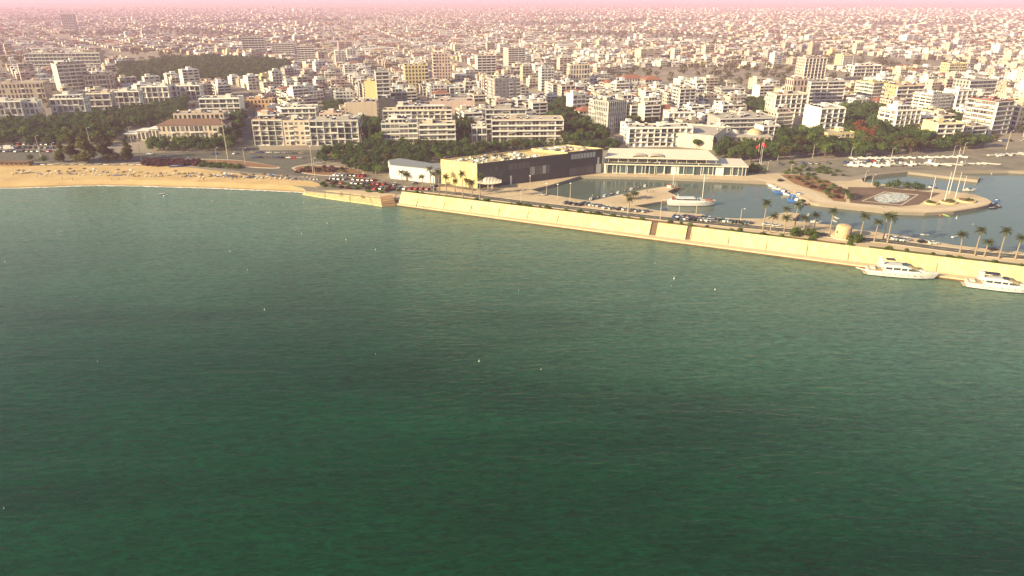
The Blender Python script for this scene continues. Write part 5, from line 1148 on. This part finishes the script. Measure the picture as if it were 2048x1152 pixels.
# buoys
def buoy_proto():
    mb = MB(); mb.tube((0, 0, -.3), (0, 0, .35), .55, .5, n=10); mb.tube((0, 0, .35), (0, 0, 1.0), .5, .16, n=10); mb.tube((0, 0, 1.0), (0, 0, 1.9), .1, n=6); mb.tube((0, 0, 1.9), (0, 0, 2.15), .2, n=6); return mb.mesh('mooring_buoy', M['tank'])
BU = buoy_proto()
for x, y, s_ in ((529, 620, .7), (958, 723, .7), (1082, 739, .45), (751, 708, .3), (1348, 558, 1.0), (1430, 580, .8), (495, 540, .5), (460, 503, .6), (692, 480, .8), (603, 468, .6), (751, 500, .7), (654, 447, .7), (10, 524, .6), (8, 1017, .4), (195, 723, .35), (1037, 581, .4), (1310, 527, .5), (1343, 572, .35), (289, 394, .5), (109, 408, .5), (424, 402, .5), (502, 408, .5), (567, 409, .5), (607, 406, .5), (538, 425, .5), (1913, 437, 1.3), (1983, 348, .9), (1946, 449, .5)):
    P = at(x, y, 0); o = thing('mooring_buoy', '', 'buoy', P, 0, 'white mooring buoys', BU); s_ *= .5; o.scale = (s_, s_, s_)
    numbered(o, 'white mooring buoy %s' % ('in the harbour water' if x > 1900 else 'close to the beach' if y < 430 else 'out on the open sea in the lower half' if y > 600 else 'on the open sea in mid photo'), P)

# ------------------------------------------------------------ lamps, poles, flags
def lamp(x, yb, yt, label, arm=1.2, z=GZ):
    P = at(x, yb, z); h = height_at(P, yt); o = thing('street_lamp', '', 'street lamp', P, rnd.uniform(-.3, .3)); r_ = .07 + h * .006
    mb = MB(); mb.tube((0, 0, -.2), (0, 0, h), r_ * 1.3, r_ * .7); mb.build('pole', M['kerb'], o)
    if arm > 0: mb = MB(); mb.tube((0, 0, h - .2), (arm, 0, h + .2), .06, n=4); mb.build('arm', M['metal'], o); mb = MB(); mb.box(arm - .1, arm + .75, -.18, .18, h + .12, h + .3); mb.build('lamp_head', M['slab'], o)
    else:
        mb = MB(); mb.tube((0, 0, h), (0, 0, h + .3), .55, .45, n=10); mb.build('lamp_head', M['slab'], o)
    numbered(o, label, P)
for x, yb, yt in ((83, 320, 272), (112, 324, 286), (183, 300, 256), (264, 290, 254), (283, 322, 268), (491, 333, 297), (435, 327, 296), (630, 352, 316)): lamp(x, yb, yt, 'tall street lamp by the coast road on the left')
lamp(456, 318, 236, 'very tall pale light mast at the mouth of the side street', 0); lamp(626, 346, 293, 'tall pale light mast by the roundabout bed', 0)
for x, yb, yt in ((1060, 376, 352), (1093, 391, 367), (1115, 398, 369), (1140, 402, 367)): lamp(x, yb, yt, 'white globe lamp on the corner quay of the marina basin', 0)
for x, yb, yt in ((1320, 440, 400), (1358, 425, 399), (1392, 428, 396), (1042, 405, 380), (1255, 428, 404), (1480, 447, 418)): lamp(x, yb, yt, 'lamp post along the breakwater road', .9)
for x, yb, yt in ((1625, 316, 289), (1779, 332, 297), (1729, 362, 342), (1743, 370, 350), (1700, 322, 296), (1860, 300, 280), (1906, 312, 292), (1926, 308, 286), (2012, 300, 262), (1535, 340, 322)): lamp(x, yb, yt, 'lamp post around the boatyard', 1.0)
for x, y, h_ in ((774, 288, 262), (1108, 300, 256), (724, 300, 268), (524, 292, 262)): lamp(x, y, h_, 'street lamp in front of the front-row blocks')
for i, (xb, yb, yt) in enumerate(((1859, 405, 353), (1888.5, 404, 344), (1898, 388, 296), (1910, 398, 344), (1926, 380, 352))):
    P = at(xb, yb); h = height_at(P, yt); mb = MB(); mb.tube((0, 0, -.2), (0, 0, h), .16, .09, n=8); o = thing('mast_pole', '', 'pole', P); mb.build('pole', M['slab'], o)
    mb = MB(); mb.tube((0, 0, -.1), (0, 0, .3), .4, n=8); mb.build('pole_base', M['walk'], o); mb = MB(); mb.tube((0, 0, h), (0, 0, h + .25), .14, n=6); mb.build('finial', M['metal'], o)
    numbered(o, 'tall white bare pole at the planters of the marina island', P)
for i, (xb, yb, yt) in enumerate(((1514.5, 322, 287), (1519, 326, 284), (1521, 333, 276))):
    P = at(xb, yb); h = height_at(P, yt); o = thing('flag_pole', '', 'flag pole', P); mb = MB(); mb.tube((0, 0, -.2), (0, 0, h), .12, .07, n=8); mb.build('pole', M['slab'], o)
    mb = MB(); secs = []; nn = 7; fl = 2.6; fz = h - (2.4 if i < 2 else 5.0)
    for k in range(nn): x = .1 + fl * .62 * k / (nn - 1); y_ = .28 * math.sin(k * 1.3 + i); secs.append([(x * (1 if i != 0 else -1), y_, fz - k * .22), (x * (1 if i != 0 else -1), y_ + .03, fz + 1.9 - k * .26)])
    mb.loft(secs, close=False, caps=False); mb.build('flag', M['redflag'], o); numbered(o, 'pole flying a red flag behind the restaurant end', P)
# circular planters on the mole
for x, y, r_, lab in ((1862, 407, 3.4, 'left oval raised planter with green bushes at the island tip'), (1896, 405, 4.2, 'middle raised planter with dark bushes at the island tip'), (1932, 402, 4.6, 'right round raised planter with dry plants at the island tip')):
    o = thing('raised_planter', lab, 'planter', at(x, y)); mb = MB(); mb.tube((0, 0, -.1), (0, 0, .75), r_, n=24); mb.build('kerb_ring', M['seawall'], o); mb = MB(); mb.tube((0, 0, .7), (0, 0, .8), r_ * .82, n=24); mb.build('soil_bed', M['soil'], o)
    for k in range(4): c = TREE['shrub'][k % 2][0]; link('bush', c, o, (rnd.uniform(-.5, .5) * r_, rnd.uniform(-.4, .4) * r_, .7), scale=(.7, .7, .6))

# ------------------------------------------------------------ beach things
kh = thing('beach_kiosk', 'long low dark wooden beach kiosk at the left edge of the sand', 'kiosk', at(-10, 332)); e_ = at(60, 331.5) - kh.location
mb = MB(); mb.box(0, e_.x, 0, 5, -.2, 2.6); mb.build('wall', M['patch'], kh); mb = MB(); mb.box(-.6, e_.x + .6, -1.2, 5.6, 2.6, 2.85); mb.build('roof', M['deck'], kh)
for k in range(7): mb = MB(); xx = e_.x * (k + .3) / 7.3; mb.box(xx, xx + 1.7, -.05, .0, .9, 2.1); mb.build('hatch', M['darkmetal'], kh)
for k in range(8): mb = MB(); xx = e_.x * k / 7; mb.tube((xx, -1.1, -.1), (xx, -1.1, 2.6), .08); mb.build('post', M['wood'], kh)
def beach_unit():
    mb = MB(); mb.box(-.95, .95, -.32, .32, .26, .34); mb.add([(.45, -.32, .34), (.95, -.32, .34), (1.15, -.32, .8), (.45, .32, .34), (.95, .32, .34), (1.15, .32, .8)], [(0, 1, 2), (5, 4, 3), (1, 4, 5, 2), (0, 2, 5, 3)])
    for a in (-.8, .8):
        for b in (-.28, .28): mb.box(a - .03, a + .03, b - .03, b + .03, 0, .26)
    return mb
BED = {k: beach_unit().mesh('sun_lounger', M[k]) for k in ('clothwhite', 'boatblue', 'awning', 'clothdark')}
mb = MB(); n_ = 10; R1 = 1.35
mb.add([(0, 0, 2.55)] + [(R1 * math.cos(2 * math.pi * k / n_), R1 * math.sin(2 * math.pi * k / n_), 2.0) for k in range(n_)] + [(R1 * math.cos(2 * math.pi * k / n_), R1 * math.sin(2 * math.pi * k / n_), 1.85) for k in range(n_)], [(0, k + 1, (k + 1) % n_ + 1) for k in range(n_)] + [(k + 1, n_ + k + 1, n_ + (k + 1) % n_ + 1, (k + 1) % n_ + 1) for k in range(n_)])
CAN = {k: None for k in ('wood', 'palmtrunk', 'clothwhite', 'boatblue', 'redflag')}
for k in CAN: q = MB(); q.v, q.f, q.mi = mb.v, mb.f, mb.mi; CAN[k] = q.mesh('canopy', M[k])
mb = MB(); mb.tube((0, 0, -.2), (0, 0, 2.5), .05, n=5); POLE = mb.mesh('pole', M['wood'])
rg = random.Random(5); nm_ = {'wood': 'dark thatched', 'palmtrunk': 'straw', 'clothwhite': 'white', 'boatblue': 'blue', 'redflag': 'red'}
CLN = {'clothwhite': 'white', 'boatblue': 'blue', 'awning': 'pale', 'clothdark': 'dark'}
def beach_row(x0, x1, y0, y1, n, pz):
    for i in range(n):
        f = (i + rg.uniform(-.3, .3)) / n; x = x0 + (x1 - x0) * f; P = at(x, y0 + (y1 - y0) * f + rg.uniform(-1.2, 1.2), 1.66)
        if rg.random() < .45:
            k = rg.choice(['wood'] * 4 + ['palmtrunk'] * 3 + ['clothwhite'] + ['boatblue'] * (i % 3 == 0) + ['redflag'] * (i % 9 == 0)); o = thing('beach_parasol', '', 'parasol', P, 0, 'parasols on the beach'); link('canopy', CAN[k], o); link('pole', POLE, o)
            numbered(o, '%s parasol standing on the beach' % nm_[k], P)
        for s_ in ((-1.3, 0), (1.3, .2)):
            if rg.random() < .75:
                k = rg.choice(list(BED)); o = thing('sun_lounger', '%s sun lounger on the upper sand of the beach' % CLN[k], 'sun lounger', P + Vector((s_[0], s_[1] - 1.2, 0)), R(90 + rg.uniform(-30, 30)), '%s loungers on the beach' % CLN[k], BED[k])
beach_row(20, 600, 347, 357, 36, 1.6); beach_row(60, 480, 342, 350, 16, 1.6); beach_row(420, 640, 350, 361, 26, 1.6)

# ------------------------------------------------------------ people
def person_mesh(seed, pose):
    J = {'pel': (0, 0, .95), 'ch': (0, 0, 1.3), 'nk': (0, 0, 1.48), 'hd': (0, .0, 1.58), 'ht': (0, 0, 1.74)}
    st = .16 if pose == 'walk' else 0; E_ = []
    V = [(0, 0, .95), (0, 0, 1.15), (0, 0, 1.38), (0, 0, 1.5), (0, .01, 1.62), (0, .01, 1.75)]; Rr = [.15, .13, .15, .06, .1, .07]; E_ = [(0, 1), (1, 2), (2, 3), (3, 4), (4, 5)]
    for s in (-1, 1):
        k = len(V); V += [(s * .19, 0, 1.4), (s * .25, -.02 * s, 1.13), (s * .26, .06, .88), (s * .26, .08, .8)]; Rr += [.06, .045, .035, .04]; E_ += [(2, k), (k, k + 1), (k + 1, k + 2), (k + 2, k + 3)]
        k = len(V); V += [(s * .1, 0, .86), (s * .11, s * st * .6, .5), (s * .11, s * st, .09), (s * .11, s * st + .14, .04)]; Rr += [.1, .065, .045, .04]; E_ += [(0, k), (k, k + 1), (k + 1, k + 2), (k + 2, k + 3)]
    me = bpy.data.meshes.new('person'); me.from_pydata(V, E_, []); o = bpy.data.objects.new('tmp_person', me); S.collection.objects.link(o)
    md = o.modifiers.new('skin', 'SKIN'); 
    for i, r_ in enumerate(Rr): me.skin_vertices[0].data[i].radius = (r_, r_ * .8); me.skin_vertices[0].data[i].use_root = i == 0
    sb = o.modifiers.new('sub', 'SUBSURF'); sb.levels = 1
    dg = bpy.context.evaluated_depsgraph_get(); out = bpy.data.meshes.new_from_object(o.evaluated_get(dg)); bpy.data.objects.remove(o); return out
def add_layers(me, top, bot):
    for m in (top, bot, 'skin', 'hair'): me.materials.append(M[m])
    for p in me.polygons:
        z = p.center.z; x = abs(p.center.x); p.material_index = 3 if z > 1.68 else 2 if z > 1.47 or (x > .2 and z < 1.2) else 0 if z > .95 else 1 if z > .25 else 2
    return me
try:
    base_p = [person_mesh(0, 'stand'), person_mesh(1, 'walk')]
    PEO = [add_layers(base_p[i % 2].copy(), t, b) for i, (t, b) in enumerate((('clothpink', 'clothdark'), ('clothwhite', 'clothdark'), ('clothdark', 'clothdark'), ('boatblue', 'clothdark')))]
    def person(x, y, z, k, label, rz=0, group=None):
        o = thing('person', label, 'person', at(x, y, z), rz, group, PEO[k]); numbered(o, label, at(x, y, z)); o.scale = (1.05, 1.05, 1.05)
    person(848, 417, 1.0, 0, 'person in pink top and dark trousers walking on the waterside walkway', 1.2)
    person(833, 414, 1.0, 3, 'person in blue top near the left end of the walkway', 1.0)
    for x, y, z in ((1767, 416.5, GZ), (1763, 414, GZ), (1597, 375, GZ), (952, 378, GZ), (967, 384, GZ), (1310, 351, GZ), (1325, 350, GZ), (1120, 364, GZ), (1185, 395, GZ), (1294, 386, GZ), (1301, 384, GZ), (1307, 386, GZ)):
        person(x, y, z, int(x) % 4, 'person standing on the %s' % ('marina island promenade' if x > 1500 else 'quay by the dark hall' if x < 1150 else 'north quay in front of the restaurant' if y > 340 and y < 360 else 'small marina pier'), x)
    rg = random.Random(8)
    for k in range(34):
        x = rg.uniform(10, 610); person(x, 352 + x * .012 + rg.uniform(-8, 8), 1.62, rg.randrange(4), 'person on the beach sand in %s clothes' % ('pink', 'white', 'dark', 'blue')[0:1][0] if False else 'person on the beach sand', rg.uniform(0, 6), 'people on the beach')
except Exception as ex_: print('people', ex_)

# ------------------------------------------------------------ the town behind: individuals first, then one far mass
ANCH = [(25, 215, 'the left-edge terraces'), (155, 160, 'the tall cream hotel'), (400, 145, 'the dark wood'), (440, 215, 'the loggia block'), (600, 230, 'the front-row blocks'), (757, 190, 'the yellow-sided tower'), (870, 150, 'the far pinkish tower'),
        (1015, 190, 'the eight-storey tower'), (1030, 120, 'the far striped tower'), (1230, 235, 'the finned office'), (1265, 168, 'the red-roofed hall'), (1490, 250, 'the gabled balcony block'), (1648, 190, 'the big banded block'),
        (1760, 190, 'the ribbon-window office'), (1995, 235, 'the dark red tower'), (1700, 125, 'the small far tower'), (555, 100, 'the far grey slabs'), (1880, 210, 'the curved-balcony block'), (1380, 200, 'the wide peaked hall'), (140, 60, 'the lone far tower')]
NLM = len(FOOT); rg = random.Random(77); cand = []
gard = 0
for dom in (0, 1):
    psi = R(38 if dom == 0 else 17); cs, sn = math.cos(psi), math.sin(psi)
    for i in range(-290, 430):
        for j in range(-130, 400):
            gx = i * 20 + (i // 3) * 9 + rg.uniform(-2, 2); gy = j * 19 + (j // 3) * 9 + rg.uniform(-2, 2)
            x = cs * gx - sn * gy; y = sn * gx + cs * gy
            if y < 470 or y > 6800: continue
            px, py = pr(x, y)[:2]
            if not -160 < px < 2210: continue
            if (px < 640) != (dom == 0): continue
            if py > 286 + (0 if px < 1500 else -4): continue
            if px < 480 and py > 205: continue
            L_, D2 = rg.uniform(11, 18.5), rg.uniform(10, 16); dist = math.hypot(x, y)
            if i % 11 == 0 and y > 750: continue
            if y > 1000 and rg.random() < .03: L_ *= 2.2; D2 *= 1.6
            if y < 1500 and any(inpoly(x + a, y + b, z_) for z_ in ZP for a, b in ((0, 0), (12, 8))): continue
            c = Vector((x + cs * L_ / 2 - sn * D2 / 2, y + sn * L_ / 2 + cs * D2 / 2)); r_ = math.hypot(L_, D2) / 2
            if y < 3200 and any((c.x - f[0]) ** 2 + (c.y - f[1]) ** 2 < (f[2] * .85 + r_) ** 2 for f in FOOT[:NLM]): continue
            if inpoly(px, py, [(440, 305), (540, 305), (520, 200), (485, 200)]): continue
            if y > 2400 and rg.random() < .3 + (y - 2400) / 7000: continue
            park = math.sin(x / 210 + 1.3 * math.sin(y / 330)) + math.sin(y / 170 + 2 + math.cos(x / 260)) + .5 * math.sin((x + y) / 90)
            if y > 850 and park > 1.35 - (y > 1500) * .2:
                if rg.random() < .5 and y < 4200: FARTREE.append((c.x, c.y, rg.uniform(.8, 1.3)))
                continue
            big = rg.random(); t_ = min(1, max(0, (y - 600) / 1400))
            if rg.random() < .05 + .20 * t_ * (1 if rg.random() < .7 else .4): 
                if rg.random() < .8: gard += 1; FARTREE.append((c.x, c.y, rg.uniform(.8, 1.2)));
                continue
            n_ = rg.choice([2, 2, 3, 3, 3, 4, 4, 5]) if big > .1 + .25 * t_ else rg.choice([2, 2, 1 + 1])
            if big > .965 and y < 1700: n_ = rg.choice([6, 7, 8])
            if y > 900: n_ = rg.choice([1, 2, 2, 3]) if n_ < 6 else n_ - 1
            if y > 1400: n_ = rg.choice([1, 1, 1, 2]) if rg.random() < .985 else rg.choice([3, 4, 5]); L_ *= rg.uniform(1, 1.8)
            H_ = n_ * 3.15; q = [pr(x + a, y + b, z) for a, b in ((0, 0), (cs * L_, sn * L_), (-sn * D2, cs * D2)) for z in (GZ, GZ + H_)]
            x0, x1, y0 = min(t[0] for t in q), max(t[0] for t in q), min(t[1] for t in q)
            ok = True
            for f in (FOOT[:NLM] if y < 3000 else ()):
                if f[7] > c.y and x0 < f[4] - 2 and x1 > f[3] + 2:
                    lim = f[6] - .30 * (f[6] - f[5])
                    while y0 < lim and n_ > 1:
                        n_ -= 1; H_ = n_ * 3.15; y0 = pr(x, y, GZ + H_)[1]
                    if y0 < lim - 3: ok = False
            if ok: cand.append((dist, x, y, psi, L_, D2, n_, H_, x0, x1, y0, py))
cand.sort(); NIND = 300 - len([o for o in S.objects if o.get('category') == 'building'])
WMS = ['white'] * 11 + ['cream'] * 7 + ['beige'] * 3 + ['grey', 'pink', 'pink', 'yellow']
NUMW = {1: 'one', 2: 'two', 3: 'three', 4: 'four', 5: 'five', 6: 'six', 7: 'seven', 8: 'eight'}
for idx, (dist, x, y, psi, L_, D2, n_, H_, x0, x1, y0, py) in enumerate(cand[:NIND]):
    wm = rg.choice(WMS); sty = rg.choice(['bands', 'grid', 'punched', 'punched', 'bands', 'slabs']); tile = rg.random() < .09 and n_ < 4
    pxm = (x0 + x1) / 2; a = min(ANCH, key=lambda q: ((q[0] - pxm) / 2.2) ** 2 + (q[1] - py) ** 2)
    dx, dy = pxm - a[0], a[1] - py
    rel = ('well behind' if dy > 45 else 'behind' if dy > 12 else 'in front of') if abs(dx) < 45 or abs(dy) > abs(dx) * .8 else ('left of' if dx < 0 else 'right of')
    lab = '%s %s-storey %s %s %s' % ({'pink': 'pinkish'}.get(wm, wm), NUMW[n_], 'red-roofed house' if tile else {'bands': 'balcony block', 'grid': 'framed block', 'punched': 'plain block', 'slabs': 'slab-edged block'}[sty], rel, a[2])
    o = building('apartment_building' if n_ > 2 else 'house', lab, Vector((x, y, GZ)), psi, L_, D2, H_, n_, sty, wm, 1, 'town buildings behind the front', seed=idx + 500, roof='tile' if tile else 'flat', lstyle=rg.choice(['punched', 'punched', 'blank', 'bands']), rstyle='punched', setback=n_ > 3 and rg.random() < .5)
    numbered(o, lab, Vector((x + L_ / 2, y, GZ)))
M['farpaint'] = mat('distant_town_paint', (.9, .9, .9), .85, .06, .05, attr='paint', rand=0)
cols = {'white': (.78, .75, .68, 1), 'cream': (.66, .57, .44, 1), 'beige': (.50, .42, .33, 1), 'grey': (.36, .35, .33, 1), 'pink': (.56, .43, .36, 1), 'yellow': (.7, .58, .3, 1)}
fb = MB(); gl = (.05, .055, .06, 1); wt = (.72, .71, .68, 1); tl = (.33, .15, .09, 1)
for (dist, x, y, psi, L_, D2, n_, H_, x0, x1, y0, py) in cand[NIND:]:
    cs, sn = math.cos(psi), math.sin(psi); wc = cols[rg.choice(WMS)]; j_ = rg.uniform(.85, 1.1); wc = tuple(min(1, c * j_) for c in wc[:3]) + (1,)
    def Tm(a, b, z): return (x + cs * a - sn * b, y + sn * a + cs * b, GZ + z)
    def bx(a0, a1, b0, b1, z0, z1): fb.add([Tm(a0, b0, z0), Tm(a1, b0, z0), Tm(a1, b1, z0), Tm(a0, b1, z0), Tm(a0, b0, z1), Tm(a1, b0, z1), Tm(a1, b1, z1), Tm(a0, b1, z1)], [(4, 5, 6, 7), (0, 1, 5, 4), (1, 2, 6, 5), (2, 3, 7, 6), (3, 0, 4, 7)])
    fb.col = wc; bx(0, L_, 0, D2, -.2, H_)
    if n_ > 2: a0 = rg.uniform(.1, .5) * L_; bx(a0, a0 + rg.uniform(3, 7), D2 * .3, D2 * .8, H_, H_ + rg.uniform(2, 3))
    elif rg.random() < .13:
        fb.col = tl; fb.add([Tm(-.4, -.4, H_), Tm(L_ + .4, -.4, H_), Tm(L_ + .4, D2 + .4, H_), Tm(-.4, D2 + .4, H_), Tm(L_ * .3, D2 / 2, H_ + 2), Tm(L_ * .7, D2 / 2, H_ + 2)], [(0, 1, 5, 4), (1, 2, 5), (2, 3, 4, 5), (3, 0, 4)])
    fb.col = wt
    for k in range(2 if dist < 1800 else 1 if dist < 2600 else 0): a0, b0 = rg.uniform(1, L_ - 3), rg.uniform(1, D2 - 3); bx(a0, a0 + 1.8, b0, b0 + 1, H_, H_ + 1.6)
    fb.col = gl if dist < 1300 else (.11, .105, .10, 1); ns = 3 if dist < 1300 else 2 if dist < 2400 else 1
    for s_ in range(n_):
        z0, z1 = s_ * 3.15 + 1, s_ * 3.15 + 2.6
        for k in range(ns):
            if rg.random() < .2: continue
            a0, a1 = L_ * (k + .14) / ns, L_ * (k + .82) / ns; fb.add([Tm(a0, -.12, z0), Tm(a1, -.12, z0), Tm(a1, -.12, z1), Tm(a0, -.12, z1)], [(0, 1, 2, 3)])
            if k and dist < 1800: b0, b1 = D2 * (k + .3) / ns, D2 * (k + .6) / ns; fb.add([Tm(-.12, b1, z0), Tm(-.12, b0, z0), Tm(-.12, b0, z1), Tm(-.12, b1, z1)], [(0, 1, 2, 3)])
    if n_ > 2 and dist < 1800:
        fb.col = wc
        for s_ in range(1, n_): bx(0, L_, -1.1, 0, s_ * 3.15 - .1, s_ * 3.15 + .9)
tag(fb.build('distant_town', M['farpaint'], kind='stuff'), 'mass of small pale flat-roofed houses fading into pink haze behind the town', 'distant town')
# trees: the 300 that show largest as things, the rest joined
TREEREQ.sort(key=lambda t: -(t[2] / t[1].length)); nb = 0; rest = []
for i, t in enumerate(TREEREQ):
    if KN[t[0]] == 'broadleaf_tree':
        nb += 1
        if nb > 298: rest.append(t); continue
    make_tree(*t, i)
rng = np.random.RandomState(5)
def tree_mass(name, lst, m, per, size, label):
    V = []; F = []
    for (x, y, z, s) in lst:
        c = rng.normal(size=(per, 3)); c /= np.linalg.norm(c, axis=1)[:, None]; d = c.copy(); rad = rng.uniform(.5, 1.05, (per, 1)); lump = 1 + .25 * np.sin(c[:, :1] * 5 + x) * np.cos(c[:, 1:2] * 4 + y)
        c = c * rad * lump * np.array([4.2, 4.2, 3.4]) * s + np.array([x, y, z + 4.6 * s])
        nr = d + rng.normal(size=(per, 3)) * .6; nr /= np.linalg.norm(nr, axis=1)[:, None]; a = np.cross(nr, rng.normal(size=(per, 3))); a /= np.linalg.norm(a, axis=1)[:, None]; b = np.cross(nr, a); q = size * s * rng.uniform(.6, 1.2, (per, 1))
        V.append(np.stack([c - a * q, c - b * q, c + a * q, c + b * q], 1).reshape(-1, 3))
    V = np.concatenate(V); n = len(V) // 4; me = bpy.data.meshes.new(name); me.from_pydata(V.tolist(), [], np.arange(n * 4).reshape(n, 4).tolist()); me.materials.append(m)
    tag(link(name, me, kind='stuff'), label, 'trees')
if rest: tree_mass('wood_canopy', [(t[1].x, t[1].y, GZ, t[2]) for t in rest], M['leafdark'], 260, .62, 'dense dark green tree cover of the wood and yards farther back')
rg = random.Random(3)
for k in range(1300):
    y = 480 + 4300 * rg.random() ** 1.2; x = rg.uniform(-.8, .8) * y; px, py = pr(x, y)[:2]
    if py > 284 or any(inpoly(x, y, z_) for z_ in ZP) or not free(x, y, 3): continue
    FARTREE.append((x, y, rg.uniform(.55, 1.05)))
tree_mass('distant_trees', [(x, y, GZ, s) for x, y, s in FARTREE], M['leafolive'], 46, 1.15, 'scattered dark garden and street trees between the houses of the town')
finish_labels()
# ------------------------------------------------------------ haze
mb = MB(); mb.box(-14500, 14500, -3500, 15500, -5, 112); hz = mb.build('haze', [], kind='stuff'); tag(hz, 'pinkish haze thickening over the distant town', 'haze')
hm = bpy.data.materials.new('haze_air'); hm.use_nodes = True; n_ = hm.node_tree.nodes; n_.clear(); o_ = n_.new('ShaderNodeOutputMaterial'); v_ = n_.new('ShaderNodeVolumePrincipled')
v_.inputs['Density'].default_value = .00015; v_.inputs['Color'].default_value = (.97, .66, .97, 1); v_.inputs['Anisotropy'].default_value = .0
hm.node_tree.links.new(v_.outputs[0], o_.inputs['Volume']); hz.data.materials.append(hm)
